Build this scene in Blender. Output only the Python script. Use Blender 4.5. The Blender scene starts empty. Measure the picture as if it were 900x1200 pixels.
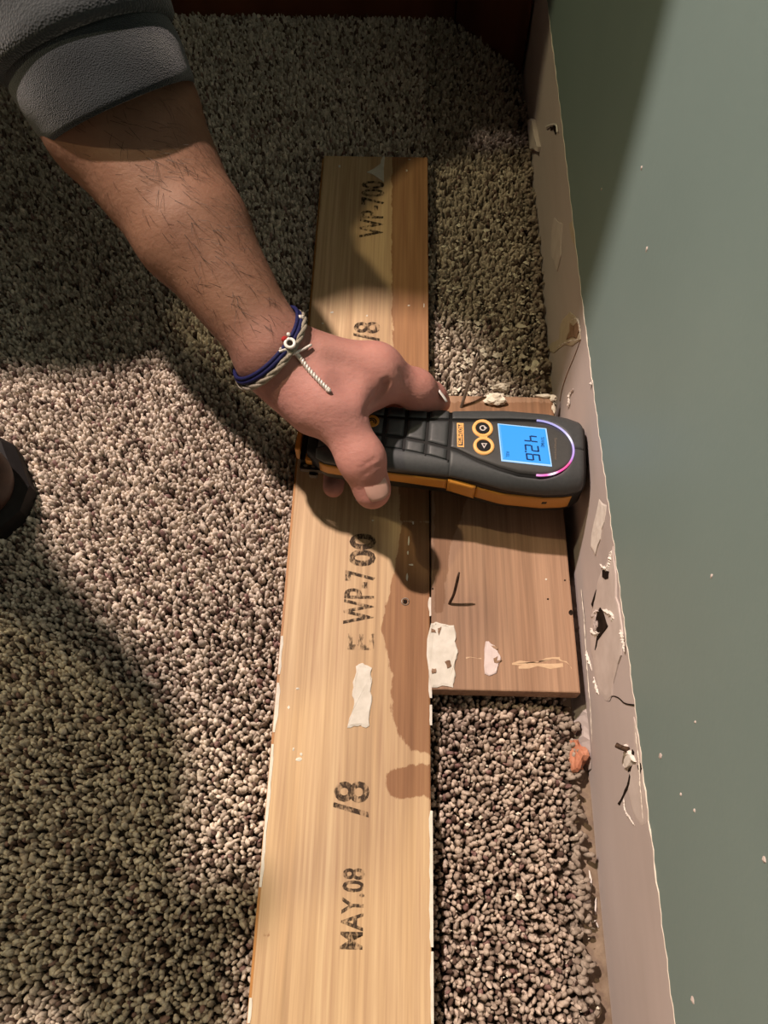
import bpy, bmesh, math, random
import numpy as np
from mathutils import Vector, Matrix
try:
    import openvdb
except ImportError:
    import pyopenvdb as openvdb

random.seed(7)
RNG = np.random.default_rng(11)
COL = bpy.context.scene.collection

# ------------------------------------------------------------------ camera
F, H = 900.0, 0.45                     # focal length in pixels of a 900x1200 frame, lens height above the carpet
_y = np.array([(495 - 450) / F, (600 + 1150) / F, -1.0]); _y /= np.linalg.norm(_y)
_u = np.array([0.0, 1.0, 0.0]); _u[2] = _y[1] / -_y[2] * 1.0; _u /= np.linalg.norm(_u)
_x = np.cross(_y, _u)
M = np.array([_x, _y, _u])
CAM = np.array([0, 0, H])
cd = bpy.data.cameras.new('camera'); cam = bpy.data.objects.new('camera', cd); COL.objects.link(cam)
cd.sensor_fit = 'VERTICAL'; cd.sensor_height = 24.0; cd.lens = 24.0 * F / 1200.0
cd.clip_start = 0.01; cd.clip_end = 50
mw = Matrix([list(r) for r in M]).to_4x4(); mw.translation = Vector((0, 0, H)); cam.matrix_world = mw
sc = bpy.context.scene; sc.camera = cam

def ray(px, py): return M @ np.array([(px - 450) / F, (600 - py) / F, -1.0])
def onz(px, py, z=0.0):
    d = ray(px, py); return CAM + d * ((z - H) / d[2])
def onx(px, py, x):
    d = ray(px, py); return CAM + d * (x / d[0])

# ------------------------------------------------------------------ light, exposure
w = bpy.data.worlds.new('room_air'); sc.world = w; w.use_nodes = True
w.node_tree.nodes['Background'].inputs[0].default_value = (1.0, 0.86, 0.66, 1)
w.node_tree.nodes['Background'].inputs[1].default_value = 0.04
def bulb(name, loc, power, colour, r):
    l = bpy.data.lights.new(name, 'POINT'); l.energy = power; l.color = colour; l.shadow_soft_size = r
    o = bpy.data.objects.new(name, l); COL.objects.link(o); o.location = loc
bulb('ceiling_bulb', (-0.85, 0.93, 2.05), 310, (1.0, 0.81, 0.72), 0.035)
bulb('ceiling_bulb', (-1.20, 0.50, 2.05), 62, (1.0, 0.85, 0.50), 0.035)
sc.view_settings.view_transform = 'Standard'; sc.view_settings.look = 'None'
sc.view_settings.exposure = 0.0; sc.view_settings.gamma = 1.0
sc.view_settings.use_curve_mapping = False

# ------------------------------------------------------------------ materials
def mat(name, rough=0.6, spec=0.3, metal=0.0):
    m = bpy.data.materials.new(name); m.use_nodes = True
    nt = m.node_tree; b = nt.nodes['Principled BSDF']
    b.inputs['Roughness'].default_value = rough; b.inputs['Metallic'].default_value = metal
    b.inputs['Specular IOR Level'].default_value = spec
    return m, nt, b
def nd(nt, typ, **kw):
    n = nt.nodes.new(typ)
    for k, v in kw.items(): setattr(n, k, v)
    return n
def ramp(nt, stops):
    r = nd(nt, 'ShaderNodeValToRGB'); e = r.color_ramp.elements
    while len(e) < len(stops): e.new(0.5)
    for i, (p, c) in enumerate(stops):
        e[i].position = p; e[i].color = (*c, 1) if len(c) == 3 else c
    return r
def noise(nt, scale, mapping=(1, 1, 1), detail=4, rough=0.55, coord='Object'):
    tc = nd(nt, 'ShaderNodeTexCoord'); mp = nd(nt, 'ShaderNodeMapping'); mp.inputs['Scale'].default_value = mapping
    nz = nd(nt, 'ShaderNodeTexNoise'); nz.inputs['Scale'].default_value = scale
    nz.inputs['Detail'].default_value = detail; nz.inputs['Roughness'].default_value = rough
    nt.links.new(tc.outputs[coord], mp.inputs[0]); nt.links.new(mp.outputs[0], nz.inputs['Vector'])
    return nz
def bump(nt, b, src, strength=0.3, dist=0.001):
    bp = nd(nt, 'ShaderNodeBump'); bp.inputs['Strength'].default_value = strength; bp.inputs['Distance'].default_value = dist
    nt.links.new(src, bp.inputs['Height']); nt.links.new(bp.outputs[0], b.inputs['Normal']); return bp
def mixc(nt, fac, a, bb, mode='MIX'):
    m = nd(nt, 'ShaderNodeMix', data_type='RGBA', blend_type=mode)
    if isinstance(fac, (int, float)): m.inputs[0].default_value = fac
    else: nt.links.new(fac, m.inputs[0])
    for i, s in ((6, a), (7, bb)):
        if isinstance(s, tuple): m.inputs[i].default_value = (*s, 1)
        else: nt.links.new(s, m.inputs[i])
    return m.outputs[2]
def speckle(name, c1, c2, scale=60, mapping=(1, 1, 1), rough=0.7, spec=0.25, bs=0.25, bd=0.0008, metal=0.0):
    m, nt, b = mat(name, rough, spec, metal)
    n = noise(nt, scale, mapping); r = ramp(nt, [(0.3, c1), (0.7, c2)])
    nt.links.new(n.outputs[0], r.inputs[0]); nt.links.new(r.outputs[0], b.inputs['Base Color'])
    if bs: bump(nt, b, n.outputs[0], bs, bd)
    return m
def attr_mat(name, attr, rough=0.9, spec=0.15):
    m, nt, b = mat(name, rough, spec)
    a = nd(nt, 'ShaderNodeAttribute', attribute_name=attr)
    nt.links.new(a.outputs['Color'], b.inputs['Base Color'])
    return m, nt, b, a

M_GREEN, nt, b = mat('sage_green_paint', 0.55, 0.35)
n1 = noise(nt, 7); n2 = noise(nt, 260, detail=2)
r = ramp(nt, [(0.3, (0.168, 0.236, 0.226)), (0.7, (0.186, 0.257, 0.247))])
nt.links.new(n1.outputs[0], r.inputs[0]); nt.links.new(r.outputs[0], b.inputs['Base Color']); bump(nt, b, n2.outputs[0], 0.12, 0.0006)

M_PAPER, nt, b = mat('bare_drywall_paper', 0.75, 0.25)
n1 = noise(nt, 16, (1, 0.5, 1.6)); n2 = noise(nt, 180); n3 = noise(nt, 60, (1, 0.15, 1))
r = ramp(nt, [(0.25, (0.37, 0.31, 0.29)), (0.55, (0.46, 0.39, 0.37)), (0.8, (0.52, 0.45, 0.43))])
nt.links.new(n1.outputs[0], r.inputs[0])
o = mixc(nt, n3.outputs[0], r.outputs[0], (0.48, 0.42, 0.405), 'MIX')
nt.links.new(o, b.inputs['Base Color']); bump(nt, b, n2.outputs[0], 0.15, 0.0005)
M_TORN = speckle('torn_paper_layer', (0.50, 0.43, 0.40), (0.60, 0.53, 0.50), 90, bs=0.3)
M_FUZZ = speckle('white_paper_fuzz', (0.66, 0.60, 0.55), (0.80, 0.75, 0.70), 220, bs=0.5)
M_PEEL = speckle('yellowed_paper', (0.44, 0.365, 0.27), (0.54, 0.46, 0.35), 120)
M_HOLE = speckle('dark_hole', (0.010, 0.007, 0.005), (0.03, 0.02, 0.015), 200, rough=0.95, spec=0.05)
M_GAP = speckle('brown_torn_core', (0.16, 0.09, 0.05), (0.34, 0.22, 0.14), 160)
M_CREAM = speckle('cream_paint_edge', (0.62, 0.56, 0.47), (0.74, 0.68, 0.60), 150, bs=0.4)
M_PLASTER = speckle('white_plaster', (0.62, 0.57, 0.45), (0.78, 0.73, 0.62), 260, rough=0.9, bs=0.6, bd=0.0015)
M_CHIP = speckle('cream_paint_chip', (0.60, 0.57, 0.48), (0.74, 0.71, 0.62), 160, bs=0.45, bd=0.0012)
M_PINKCHIP = speckle('pinkish_paint_chip', (0.56, 0.47, 0.45), (0.66, 0.57, 0.55), 160)
M_RUST = speckle('rusty_nail', (0.030, 0.018, 0.012), (0.11, 0.065, 0.04), 400, rough=0.7, metal=0.4)
M_STEEL = speckle('dull_steel', (0.16, 0.13, 0.10), (0.36, 0.31, 0.26), 300, rough=0.45, metal=0.7)
M_BRICK = speckle('orange_brick', (0.36, 0.13, 0.07), (0.52, 0.24, 0.15), 180, bs=0.5)
M_SUB = speckle('dusty_subfloor', (0.17, 0.12, 0.085), (0.29, 0.22, 0.16), 110, rough=0.9, bs=0.6, bd=0.002)
M_MAHOG = speckle('dark_mahogany', (0.070, 0.018, 0.008), (0.180, 0.055, 0.022), 14, (1, 1, 0.12), rough=0.35, spec=0.4, bs=0.05)
M_BACK = speckle('carpet_backing', (0.035, 0.026, 0.020), (0.07, 0.052, 0.04), 300, rough=1.0, spec=0.0)
M_CARPET, nt, b, a = attr_mat('carpet_yarn', 'tuft', 0.95, 0.08)
nn = noise(nt, 1.0, (1400, 1400, 500), detail=2); o = mixc(nt, 0.55, a.outputs['Color'], nn.outputs[0], 'OVERLAY'); nt.links.new(o, b.inputs['Base Color'])

def wood(name, light, dark, stainc, sep=0.5, scale=1.0):
    """pine with grain along local Y; attribute 'stain' is a signed distance in mm of the stain's own outline"""
    m, nt, b = mat(name, 0.62, 0.25)
    g1 = noise(nt, 1.0, (95 * scale, 2.2, 60), 5, 0.6); g2 = noise(nt, 1.0, (420 * scale, 9, 300), 3, 0.6)
    g3 = noise(nt, 1.0, (14, 1.4, 9), 3, 0.5)
    r1 = ramp(nt, [(0.28, dark), (0.62, light)]); nt.links.new(g1.outputs[0], r1.inputs[0])
    c = mixc(nt, 0.55, r1.outputs[0], g2.outputs[0], 'OVERLAY')
    r3 = ramp(nt, [(0.3, (0.82, 0.78, 0.72)), (0.7, (1.06, 1.04, 1.02))]); nt.links.new(g3.outputs[0], r3.inputs[0])
    c = mixc(nt, 1.0, c, r3.outputs[0], 'MULTIPLY')
    at = nd(nt, 'ShaderNodeAttribute', attribute_name='stain')
    e = noise(nt, 1.0, (260, 90, 200), 4, 0.65)
    ad = nd(nt, 'ShaderNodeMath', operation='MULTIPLY_ADD'); nt.links.new(e.outputs[0], ad.inputs[0]); ad.inputs[1].default_value = 6.0
    nt.links.new(at.outputs['Fac'], ad.inputs[2])
    mr = nd(nt, 'ShaderNodeMapRange'); nt.links.new(ad.outputs[0], mr.inputs['Value'])
    mr.inputs['From Min'].default_value = 2.6; mr.inputs['From Max'].default_value = 3.4
    st = mixc(nt, 1.0, c, stainc, 'MULTIPLY')
    c = mixc(nt, mr.outputs[0], c, st)
    nt.links.new(c, b.inputs['Base Color']); bump(nt, b, g2.outputs[0], 0.18, 0.0005)
    return m
M_PINE = wood('bare_pine_back', (0.60, 0.435, 0.265), (0.49, 0.335, 0.190), (0.55, 0.41, 0.34))
M_BROWN = wood('brown_weathered_pine', (0.355, 0.228, 0.152), (0.265, 0.160, 0.102), (0.72, 0.64, 0.56))
M_VARN = speckle('orange_varnish_edge', (0.30, 0.13, 0.035), (0.44, 0.22, 0.07), 40, (1, 0.2, 1), rough=0.4)

M_INK, nt, b = mat('worn_black_ink', 0.8, 0.1)
b.inputs['Base Color'].default_value = (0.055, 0.038, 0.026, 1)
n = noise(nt, 1.0, (330, 150, 300), 4, 0.7); r = ramp(nt, [(0.40, (0.08, 0.08, 0.08)), (0.56, (0.88, 0.88, 0.88))])
nt.links.new(n.outputs[0], r.inputs[0]); nt.links.new(r.outputs[0], b.inputs['Alpha'])
M_INKF, nt, b = mat('faint_black_ink', 0.8, 0.1)
b.inputs['Base Color'].default_value = (0.07, 0.05, 0.035, 1)
n = noise(nt, 1.0, (330, 120, 300), 4, 0.7); r = ramp(nt, [(0.47, (0, 0, 0)), (0.62, (0.72, 0.72, 0.72))])
nt.links.new(n.outputs[0], r.inputs[0]); nt.links.new(r.outputs[0], b.inputs['Alpha'])

M_RUBBER = speckle('charcoal_rubber', (0.042, 0.046, 0.048), (0.054, 0.058, 0.060), 500, rough=0.5, spec=0.4, bs=0.12, bd=0.0003)
M_PLATE = speckle('charcoal_plate', (0.040, 0.040, 0.039), (0.047, 0.047, 0.046), 600, rough=0.42, spec=0.45, bs=0.05, bd=0.0002)
M_BLACK = speckle('black_plastic', (0.004, 0.004, 0.004), (0.007, 0.007, 0.007), 200, rough=0.45, bs=0)
M_ORANGE = speckle('amber_plastic', (0.50, 0.215, 0.030), (0.56, 0.25, 0.04), 60, rough=0.42, spec=0.4, bs=0)
M_PEACH = speckle('pale_orange_ring', (0.80, 0.42, 0.14), (0.86, 0.48, 0.18), 60, rough=0.4, bs=0)
M_GREYINK = speckle('grey_print', (0.16, 0.13, 0.10), (0.2, 0.16, 0.13), 60, bs=0)
M_WHITEINK = speckle('pale_print', (0.55, 0.5, 0.48), (0.62, 0.57, 0.55), 60, bs=0)
def emit(name, colour, s):
    m, nt, b = mat(name, 0.3, 0.3)
    b.inputs['Base Color'].default_value = (*[c * 0.2 for c in colour], 1)
    b.inputs['Emission Color'].default_value = (*colour, 1); b.inputs['Emission Strength'].default_value = s
    return m
M_SCREEN = emit('lit_blue_lcd', (0.050, 0.36, 0.95), 0.95)
M_BEZEL = emit('lit_lcd_rim', (0.42, 0.68, 1.0), 0.95)
M_SEG = speckle('lcd_segment', (0.002, 0.03, 0.14), (0.003, 0.035, 0.15), 60, bs=0)
M_SEGF = speckle('lcd_small_print', (0.01, 0.10, 0.36), (0.012, 0.11, 0.38), 60, bs=0)
M_LED, nt, b = mat('lit_led_arc', 0.3, 0.3)
a = nd(nt, 'ShaderNodeAttribute', attribute_name='glow'); nt.links.new(a.outputs['Color'], b.inputs['Emission Color'])
b.inputs['Emission Strength'].default_value = 1.0; b.inputs['Base Color'].default_value = (0.1, 0.1, 0.1, 1)

M_SKIN, nt, b = mat('skin', 0.60, 0.22)
at = nd(nt, 'ShaderNodeAttribute', attribute_name='skin_tone_shade')
n1 = noise(nt, 55, detail=4); n2 = noise(nt, 420, detail=3, rough=0.6); n3 = noise(nt, 1.0, (160, 420, 200), 3)
r = ramp(nt, [(0.3, (0.86, 0.80, 0.80)), (0.7, (1.06, 1.04, 1.03))]); nt.links.new(n1.outputs[0], r.inputs[0])
c = mixc(nt, 1.0, at.outputs['Color'], r.outputs[0], 'MULTIPLY'); nt.links.new(c, b.inputs['Base Color'])
b.inputs['Subsurface Weight'].default_value = 0.12; b.inputs['Subsurface Radius'].default_value = (1.0, 0.35, 0.2); b.inputs['Subsurface Scale'].default_value = 0.004
ad = nd(nt, 'ShaderNodeMath', operation='ADD'); nt.links.new(n2.outputs[0], ad.inputs[0]); nt.links.new(n3.outputs[0], ad.inputs[1])
bump(nt, b, ad.outputs[0], 0.30, 0.0009)
M_NAIL = speckle('fingernail', (0.47, 0.275, 0.225), (0.51, 0.305, 0.25), 100, rough=0.3, spec=0.5, bs=0.05)
M_NAILTIP = speckle('white_nail_tip', (0.82, 0.80, 0.76), (0.88, 0.86, 0.82), 100, rough=0.35, bs=0)
M_HAIR = speckle('dark_hair', (0.016, 0.010, 0.007), (0.03, 0.02, 0.014), 200, rough=0.6, bs=0)
def knit(name, c1, c2, sc_=900):
    m, nt, b = mat(name, 0.95, 0.1)
    n1 = noise(nt, 40); r = ramp(nt, [(0.3, c1), (0.7, c2)]); nt.links.new(n1.outputs[0], r.inputs[0]); nt.links.new(r.outputs[0], b.inputs['Base Color'])
    v = nd(nt, 'ShaderNodeTexVoronoi'); v.inputs['Scale'].default_value = sc_
    tc = nd(nt, 'ShaderNodeTexCoord'); nt.links.new(tc.outputs['Object'], v.inputs['Vector']); bump(nt, b, v.outputs['Distance'], 0.5, 0.0012)
    b.inputs['Sheen Weight'].default_value = 0.25
    return m
M_SHIRT = knit('slate_knit', (0.024, 0.028, 0.031), (0.034, 0.038, 0.042), 700)
M_CUFF = knit('charcoal_jersey', (0.014, 0.017, 0.020), (0.020, 0.024, 0.028), 1500)
M_KHAKI = knit('pale_khaki', (0.30, 0.27, 0.19), (0.36, 0.32, 0.23), 1200)
M_BOOT = speckle('dark_brown_leather', (0.018, 0.008, 0.005), (0.045, 0.018, 0.009), 90, rough=0.5, spec=0.35)
M_SOLE = speckle('black_sole', (0.006, 0.005, 0.005), (0.012, 0.01, 0.01), 90)
M_BLUECORD = speckle('navy_cord', (0.006, 0.007, 0.045), (0.012, 0.014, 0.085), 900, rough=0.7, bs=0.4)
M_GREYCORD = speckle('grey_braid', (0.17, 0.15, 0.115), (0.34, 0.30, 0.24), 900, rough=0.7, bs=0.5)
M_SILVER = speckle('silver_thread', (0.55, 0.50, 0.46), (0.78, 0.73, 0.68), 900, rough=0.4, metal=0.3, bs=0.3)
M_RED = speckle('red_bead', (0.30, 0.015, 0.015), (0.36, 0.03, 0.03), 90, rough=0.3, bs=0)
M_WHITE = speckle('white_bead', (0.75, 0.72, 0.68), (0.8, 0.77, 0.73), 90, rough=0.3, bs=0)

# ------------------------------------------------------------------ helpers
def link(name, me, m=None, parent=None, smooth=False):
    o = bpy.data.objects.new(name, me); COL.objects.link(o)
    if m is not None: me.materials.append(m)
    if parent is not None: o.parent = parent
    if smooth: me.polygons.foreach_set('use_smooth', np.ones(len(me.polygons), bool))
    return o
def tag(o, label=None, cat=None, group=None, kind=None):
    if label: o['label'] = label
    if cat: o['category'] = cat
    if group: o['group'] = group
    if kind: o['kind'] = kind
    return o
def empty(name, loc=(0, 0, 0)):
    o = bpy.data.objects.new(name, None); COL.objects.link(o); o.location = loc; o.empty_display_size = 0.02; return o
def pymesh(name, v, f):
    me = bpy.data.meshes.new(name); me.from_pydata([tuple(map(float, p)) for p in v], [], f); me.update(); return me
def np_mesh(name, v, f):
    v = np.ascontiguousarray(v, np.float32); f = np.ascontiguousarray(f, np.int32); k = f.shape[1]
    me = bpy.data.meshes.new(name); me.vertices.add(len(v)); me.vertices.foreach_set('co', v.ravel())
    me.loops.add(f.size); me.loops.foreach_set('vertex_index', f.ravel())
    me.polygons.add(len(f)); me.polygons.foreach_set('loop_start', np.arange(0, f.size, k, dtype=np.int32))
    me.update(calc_edges=True); me.validate(); return me
def vattr(me, name, data, colour=True):
    a = me.attributes.new(name, 'FLOAT_COLOR' if colour else 'FLOAT', 'POINT')
    if colour:
        c = np.ones((len(data), 4), np.float32); c[:, :3] = data; a.data.foreach_set('color', c.ravel())
    else: a.data.foreach_set('value', np.asarray(data, np.float32))
def fix(me):
    bm = bmesh.new(); bm.from_mesh(me); bmesh.ops.recalc_face_normals(bm, faces=bm.faces); bm.to_mesh(me); bm.free(); return me
def box(name, x0, x1, y0, y1, z0, z1, m, parent=None, bev=0.0):
    bm = bmesh.new()
    vs = [bm.verts.new((x, y, z)) for x in (x0, x1) for y in (y0, y1) for z in (z0, z1)]
    for q in ((0, 1, 3, 2), (4, 6, 7, 5), (0, 4, 5, 1), (2, 3, 7, 6), (0, 2, 6, 4), (1, 5, 7, 3)): bm.faces.new([vs[i] for i in q])
    bmesh.ops.recalc_face_normals(bm, faces=bm.faces)
    if bev: bmesh.ops.bevel(bm, geom=bm.edges[:], offset=bev, segments=2, affect='EDGES')
    me = bpy.data.meshes.new(name); bm.to_mesh(me); bm.free()
    return link(name, me, m, parent)
def prism(name, outline, n, t, m, parent=None, jitter=0.0, sub=0, lift=0.0, seed=0):
    """outline: 3D points of a flat shape, n its outward normal, t thickness; sub splits edges, jitter roughens them"""
    rr = random.Random(seed * 31 + len(outline)); n = np.asarray(n, float); P = [np.asarray(p, float) for p in outline]
    for _ in range(sub):
        Q = []
        for i, p in enumerate(P):
            q = P[(i + 1) % len(P)]; d = q - p; e = np.cross(n, d)
            Q += [p, (p + q) / 2 + e * rr.uniform(-jitter, jitter)]
        P = Q
    k = len(P); c = sum(P) / k
    v = [p - n * 0.0004 for p in P] + [p + n * t * 0.7 for p in P] + [c + (p - c) * 0.93 + n * (t + lift * rr.random()) for p in P]
    f = [tuple(range(2 * k, 3 * k))]
    for i in range(k):
        j = (i + 1) % k; f += [(i, j, k + j, k + i), (k + i, k + j, 2 * k + j, 2 * k + i)]
    f.append(tuple(range(k - 1, -1, -1)))
    return link(name, fix(pymesh(name, v, f)), m, parent)
def tube_vf(path, rad, seg=10, cap=True):
    P = np.asarray(path, float); N = len(P); R = np.broadcast_to(np.asarray(rad, float), (N,))
    T = np.gradient(P, axis=0); T /= np.linalg.norm(T, axis=1)[:, None] + 1e-12
    a = np.array([0, 0, 1.0]) if abs(T[0][2]) < 0.9 else np.array([1.0, 0, 0])
    v = []; u = np.cross(T[0], a)
    for i in range(N):
        u = u - T[i] * (u @ T[i]); u /= np.linalg.norm(u) + 1e-12; w_ = np.cross(T[i], u)
        for k in range(seg):
            t = 2 * math.pi * k / seg; v.append(P[i] + R[i] * (math.cos(t) * u + math.sin(t) * w_))
    f = []
    for i in range(N - 1):
        for k in range(seg):
            k2 = (k + 1) % seg; f.append((i * seg + k, i * seg + k2, (i + 1) * seg + k2, (i + 1) * seg + k))
    if cap: f.append(tuple(range(seg - 1, -1, -1))); f.append(tuple((N - 1) * seg + k for k in range(seg)))
    return v, f
def tube(name, path, rad, m, parent=None, seg=10):
    v, f = tube_vf(path, rad, seg); return link(name, fix(pymesh(name, v, f)), m, parent, True)
def lump(name, c, r, m, parent=None, seed=0, sub=2, rough=0.25):
    rr = random.Random(seed); bm = bmesh.new(); bmesh.ops.create_icosphere(bm, subdivisions=sub, radius=1)
    ph = [rr.uniform(0, 6) for _ in range(6)]
    for q in bm.verts:
        x, y, z = q.co; s = 1 + rough * (math.sin(3 * x + ph[0]) * math.sin(4 * y + ph[1]) + 0.7 * math.sin(7 * z + ph[2]) * math.sin(6 * x + ph[3])) + rough * 0.4 * rr.uniform(-1, 1)
        q.co = Vector((c[0] + r[0] * x * s, c[1] + r[1] * y * s, c[2] + r[2] * z * s))
    me = bpy.data.meshes.new(name); bm.to_mesh(me); bm.free(); return link(name, me, m, parent)
def bezier(pts, n=24):
    """Catmull-Rom through points"""
    P = [np.asarray(p, float) for p in pts]; P = [2 * P[0] - P[1]] + P + [2 * P[-1] - P[-2]]; out = []
    for i in range(1, len(P) - 2):
        for t in np.linspace(0, 1, n, endpoint=False):
            a, b_, c, d = P[i - 1:i + 3]
            out.append(0.5 * (2 * b_ + (c - a) * t + (2 * a - 5 * b_ + 4 * c - d) * t * t + (3 * b_ - a - 3 * c + d) * t ** 3))
    out.append(P[-2]); return np.array(out)
def text(name, body, o, xd, yd, wd, ht, m, parent=None, bold=0.0, depth=0.00015):
    """flat lettering filling wd x ht metres from corner o, reading along xd, letters upright along yd"""
    cu = bpy.data.curves.new(name, 'FONT'); cu.body = body; cu.offset = bold; cu.resolution_u = 3
    t = bpy.data.objects.new(name, cu); COL.objects.link(t)
    dg = bpy.context.evaluated_depsgraph_get(); dg.update()
    me = bpy.data.meshes.new_from_object(t.evaluated_get(dg)); bpy.data.objects.remove(t); bpy.data.curves.remove(cu)
    n = len(me.vertices); v = np.zeros(n * 3, np.float32); me.vertices.foreach_get('co', v); v = v.reshape(-1, 3)
    lo, hi = v.min(0), v.max(0); xd = np.asarray(xd, float); yd = np.asarray(yd, float); nz = np.cross(xd, yd)
    a = (v[:, 0] - lo[0]) / max(hi[0] - lo[0], 1e-6) * wd; bb = (v[:, 1] - lo[1]) / max(hi[1] - lo[1], 1e-6) * ht
    P = np.asarray(o, float) + a[:, None] * xd + bb[:, None] * yd + nz * depth
    me.vertices.foreach_set('co', P.astype(np.float32).ravel()); me.update(); me.materials.clear()
    return link(name, me, m, parent)

# ---- signed-distance modelling: round cones blended into one skin
class SDF:
    def __init__(s, lo, hi, h):
        s.lo = np.array(lo, float); s.h = h; s.n = np.ceil((np.array(hi) - s.lo) / h).astype(int) + 1
        s.d = np.full(s.n, 0.05, np.float32)
    def _sl(s, lo, hi):
        a = np.clip(np.floor((lo - s.lo) / s.h).astype(int), 0, s.n); b_ = np.clip(np.ceil((hi - s.lo) / s.h).astype(int) + 1, 0, s.n)
        ax = [s.lo[i] + s.h * np.arange(a[i], b_[i], dtype=np.float32) for i in range(3)]
        return tuple(slice(a[i], b_[i]) for i in range(3)), np.meshgrid(*[x.astype(np.float32) for x in ax], indexing='ij', sparse=True)
    def _mix(s, sl, e, k, sub=False):
        d = s.d[sl]
        if sub: e = -e; 
        if k <= 0: s.d[sl] = np.maximum(d, e) if sub else np.minimum(d, e); return
        if sub:
            h_ = np.clip(0.5 - 0.5 * (d - e) / k, 0, 1); s.d[sl] = d + (e - d) * h_ + k * h_ * (1 - h_)
        else:
            h_ = np.clip(0.5 + 0.5 * (d - e) / k, 0, 1); s.d[sl] = d + (e - d) * h_ - k * h_ * (1 - h_)
    def cone(s, a, b_, ra, rb, k=0.004, sub=False):
        a = np.asarray(a, float); b_ = np.asarray(b_, float); m = max(ra, rb) + k + 4 * s.h
        sl, (X, Y, Z) = s._sl(np.minimum(a, b_) - m, np.maximum(a, b_) + m)
        if 0 in s.d[sl].shape: return s
        ba = b_ - a; L2 = float(ba @ ba) + 1e-12
        t = np.clip(((X - a[0]) * ba[0] + (Y - a[1]) * ba[1] + (Z - a[2]) * ba[2]) / L2, 0, 1)
        e = np.sqrt((X - a[0] - t * ba[0]) ** 2 + (Y - a[1] - t * ba[1]) ** 2 + (Z - a[2] - t * ba[2]) ** 2) - (ra + (rb - ra) * t)
        s._mix(sl, e.astype(np.float32), k, sub); return s
    def ell(s, c, r, k=0.004, R=None, sub=False):
        c = np.asarray(c, float); r = np.asarray(r, float); m = r.max() + k + 4 * s.h
        sl, (X, Y, Z) = s._sl(c - m, c + m)
        if 0 in s.d[sl].shape: return s
        X = X - c[0]; Y = Y - c[1]; Z = Z - c[2]
        if R is not None: X, Y, Z = (R[0][0] * X + R[0][1] * Y + R[0][2] * Z, R[1][0] * X + R[1][1] * Y + R[1][2] * Z, R[2][0] * X + R[2][1] * Y + R[2][2] * Z)
        k0 = np.sqrt((X / r[0]) ** 2 + (Y / r[1]) ** 2 + (Z / r[2]) ** 2); k1 = np.sqrt((X / r[0] ** 2) ** 2 + (Y / r[1] ** 2) ** 2 + (Z / r[2] ** 2) ** 2) + 1e-9
        s._mix(sl, (k0 * (k0 - 1) / k1).astype(np.float32), k, sub); return s
    def chain(s, pts, rads, k=0.004):
        for i in range(len(pts) - 1): s.cone(pts[i], pts[i + 1], rads[i], rads[i + 1], k)
        return s
    def at(s, p):
        q = (np.asarray(p) - s.lo) / s.h; i = np.clip(np.floor(q).astype(int), 0, s.n - 2); f = q - i; o = 0
        for a in (0, 1):
            for b_ in (0, 1):
                for c in (0, 1): o += s.d[i[0] + a, i[1] + b_, i[2] + c] * (f[0] if a else 1 - f[0]) * (f[1] if b_ else 1 - f[1]) * (f[2] if c else 1 - f[2])
        return float(o)
    def mesh(s, iso=0.0):
        g = openvdb.FloatGrid(); g.background = 8.0
        g.copyFromArray(np.clip(s.d / s.h, -8, 8).astype(np.float64)); g.background = 8.0
        p, q = g.convertToQuads(iso / s.h)
        return np.asarray(p) * s.h + s.lo, np.asarray(q)[:, ::-1]

# ================================================================== THE SETTING
WX = 0.1155                                    # face of the bare drywall strip
SUBZ = -0.011
tag(box('floor', -2.2, 0.30, -1.4, 1.6, SUBZ - 0.05, SUBZ, M_SUB), 'dusty tan subfloor showing along the foot of the wall', 'floor', kind='structure')

# strip top edge (paint line) read along the wall
edge = [onx(px, py, WX) for px, py in ((797, 1200), (783, 1090), (770, 985), (757, 890), (745, 790), (730, 690), (716, 600), (700, 500), (690, 420), (680, 345), (670, 230), (662, 130), (655, 60))]
EY = np.array([p[1] for p in edge]); EZ = np.array([p[2] for p in edge])
def edge_z(y):
    return np.interp(y, EY, 0.25 * EZ + 0.75 * (0.092 + 0.0 * EZ)) + 0.0006 * np.sin(y * 310) + 0.0005 * np.sin(y * 790 + 1)
ys = np.concatenate([[-1.4], np.arange(-0.30, 0.80, 0.004), [1.6]])
v = []; f = []
for i, y in enumerate(ys):
    z = edge_z(y); v += [(WX - 0.0012, y, z), (WX - 0.0012, y, 2.2), (WX + 0.10, y, 2.2), (WX + 0.10, y, z)]
    if i:
        a = 4 * (i - 1); c = 4 * i
        for k in range(4): f.append((a + k, a + (k + 1) % 4, c + (k + 1) % 4, c + k))
f += [(0, 1, 2, 3), tuple(4 * (len(ys) - 1) + k for k in (3, 2, 1, 0))]
wall = tag(link('wall_right', fix(pymesh('wall_right', v, f)), M_GREEN), 'sage green painted wall above a bare drywall strip', 'wall', kind='structure')
# bare strip, its surface gently uneven
yy = np.arange(-0.42, 0.79, 0.006); zz = np.linspace(SUBZ + 0.001, 0.10, 17)
v = [(WX + 0.0006 * math.sin(y * 37 + z * 40) * math.sin(y * 11), y, z) for y in yy for z in zz]
n = len(zz); f = [(i * n + j, (i + 1) * n + j, (i + 1) * n + j + 1, i * n + j + 1) for i in range(len(yy) - 1) for j in range(n - 1)]
nb = len(v); v += [(WX + 0.012, y, z) for y in (yy[0], yy[-1]) for z in (zz[0], zz[-1])]
me = fix(pymesh('bare_drywall_strip', v, f))
strip = link('bare_drywall_strip', me, M_PAPER, wall, True); strip['label'] = 'bare pinkish grey drywall paper strip'
if me.polygons[0].normal.x > 0: me.flip_normals()
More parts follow.
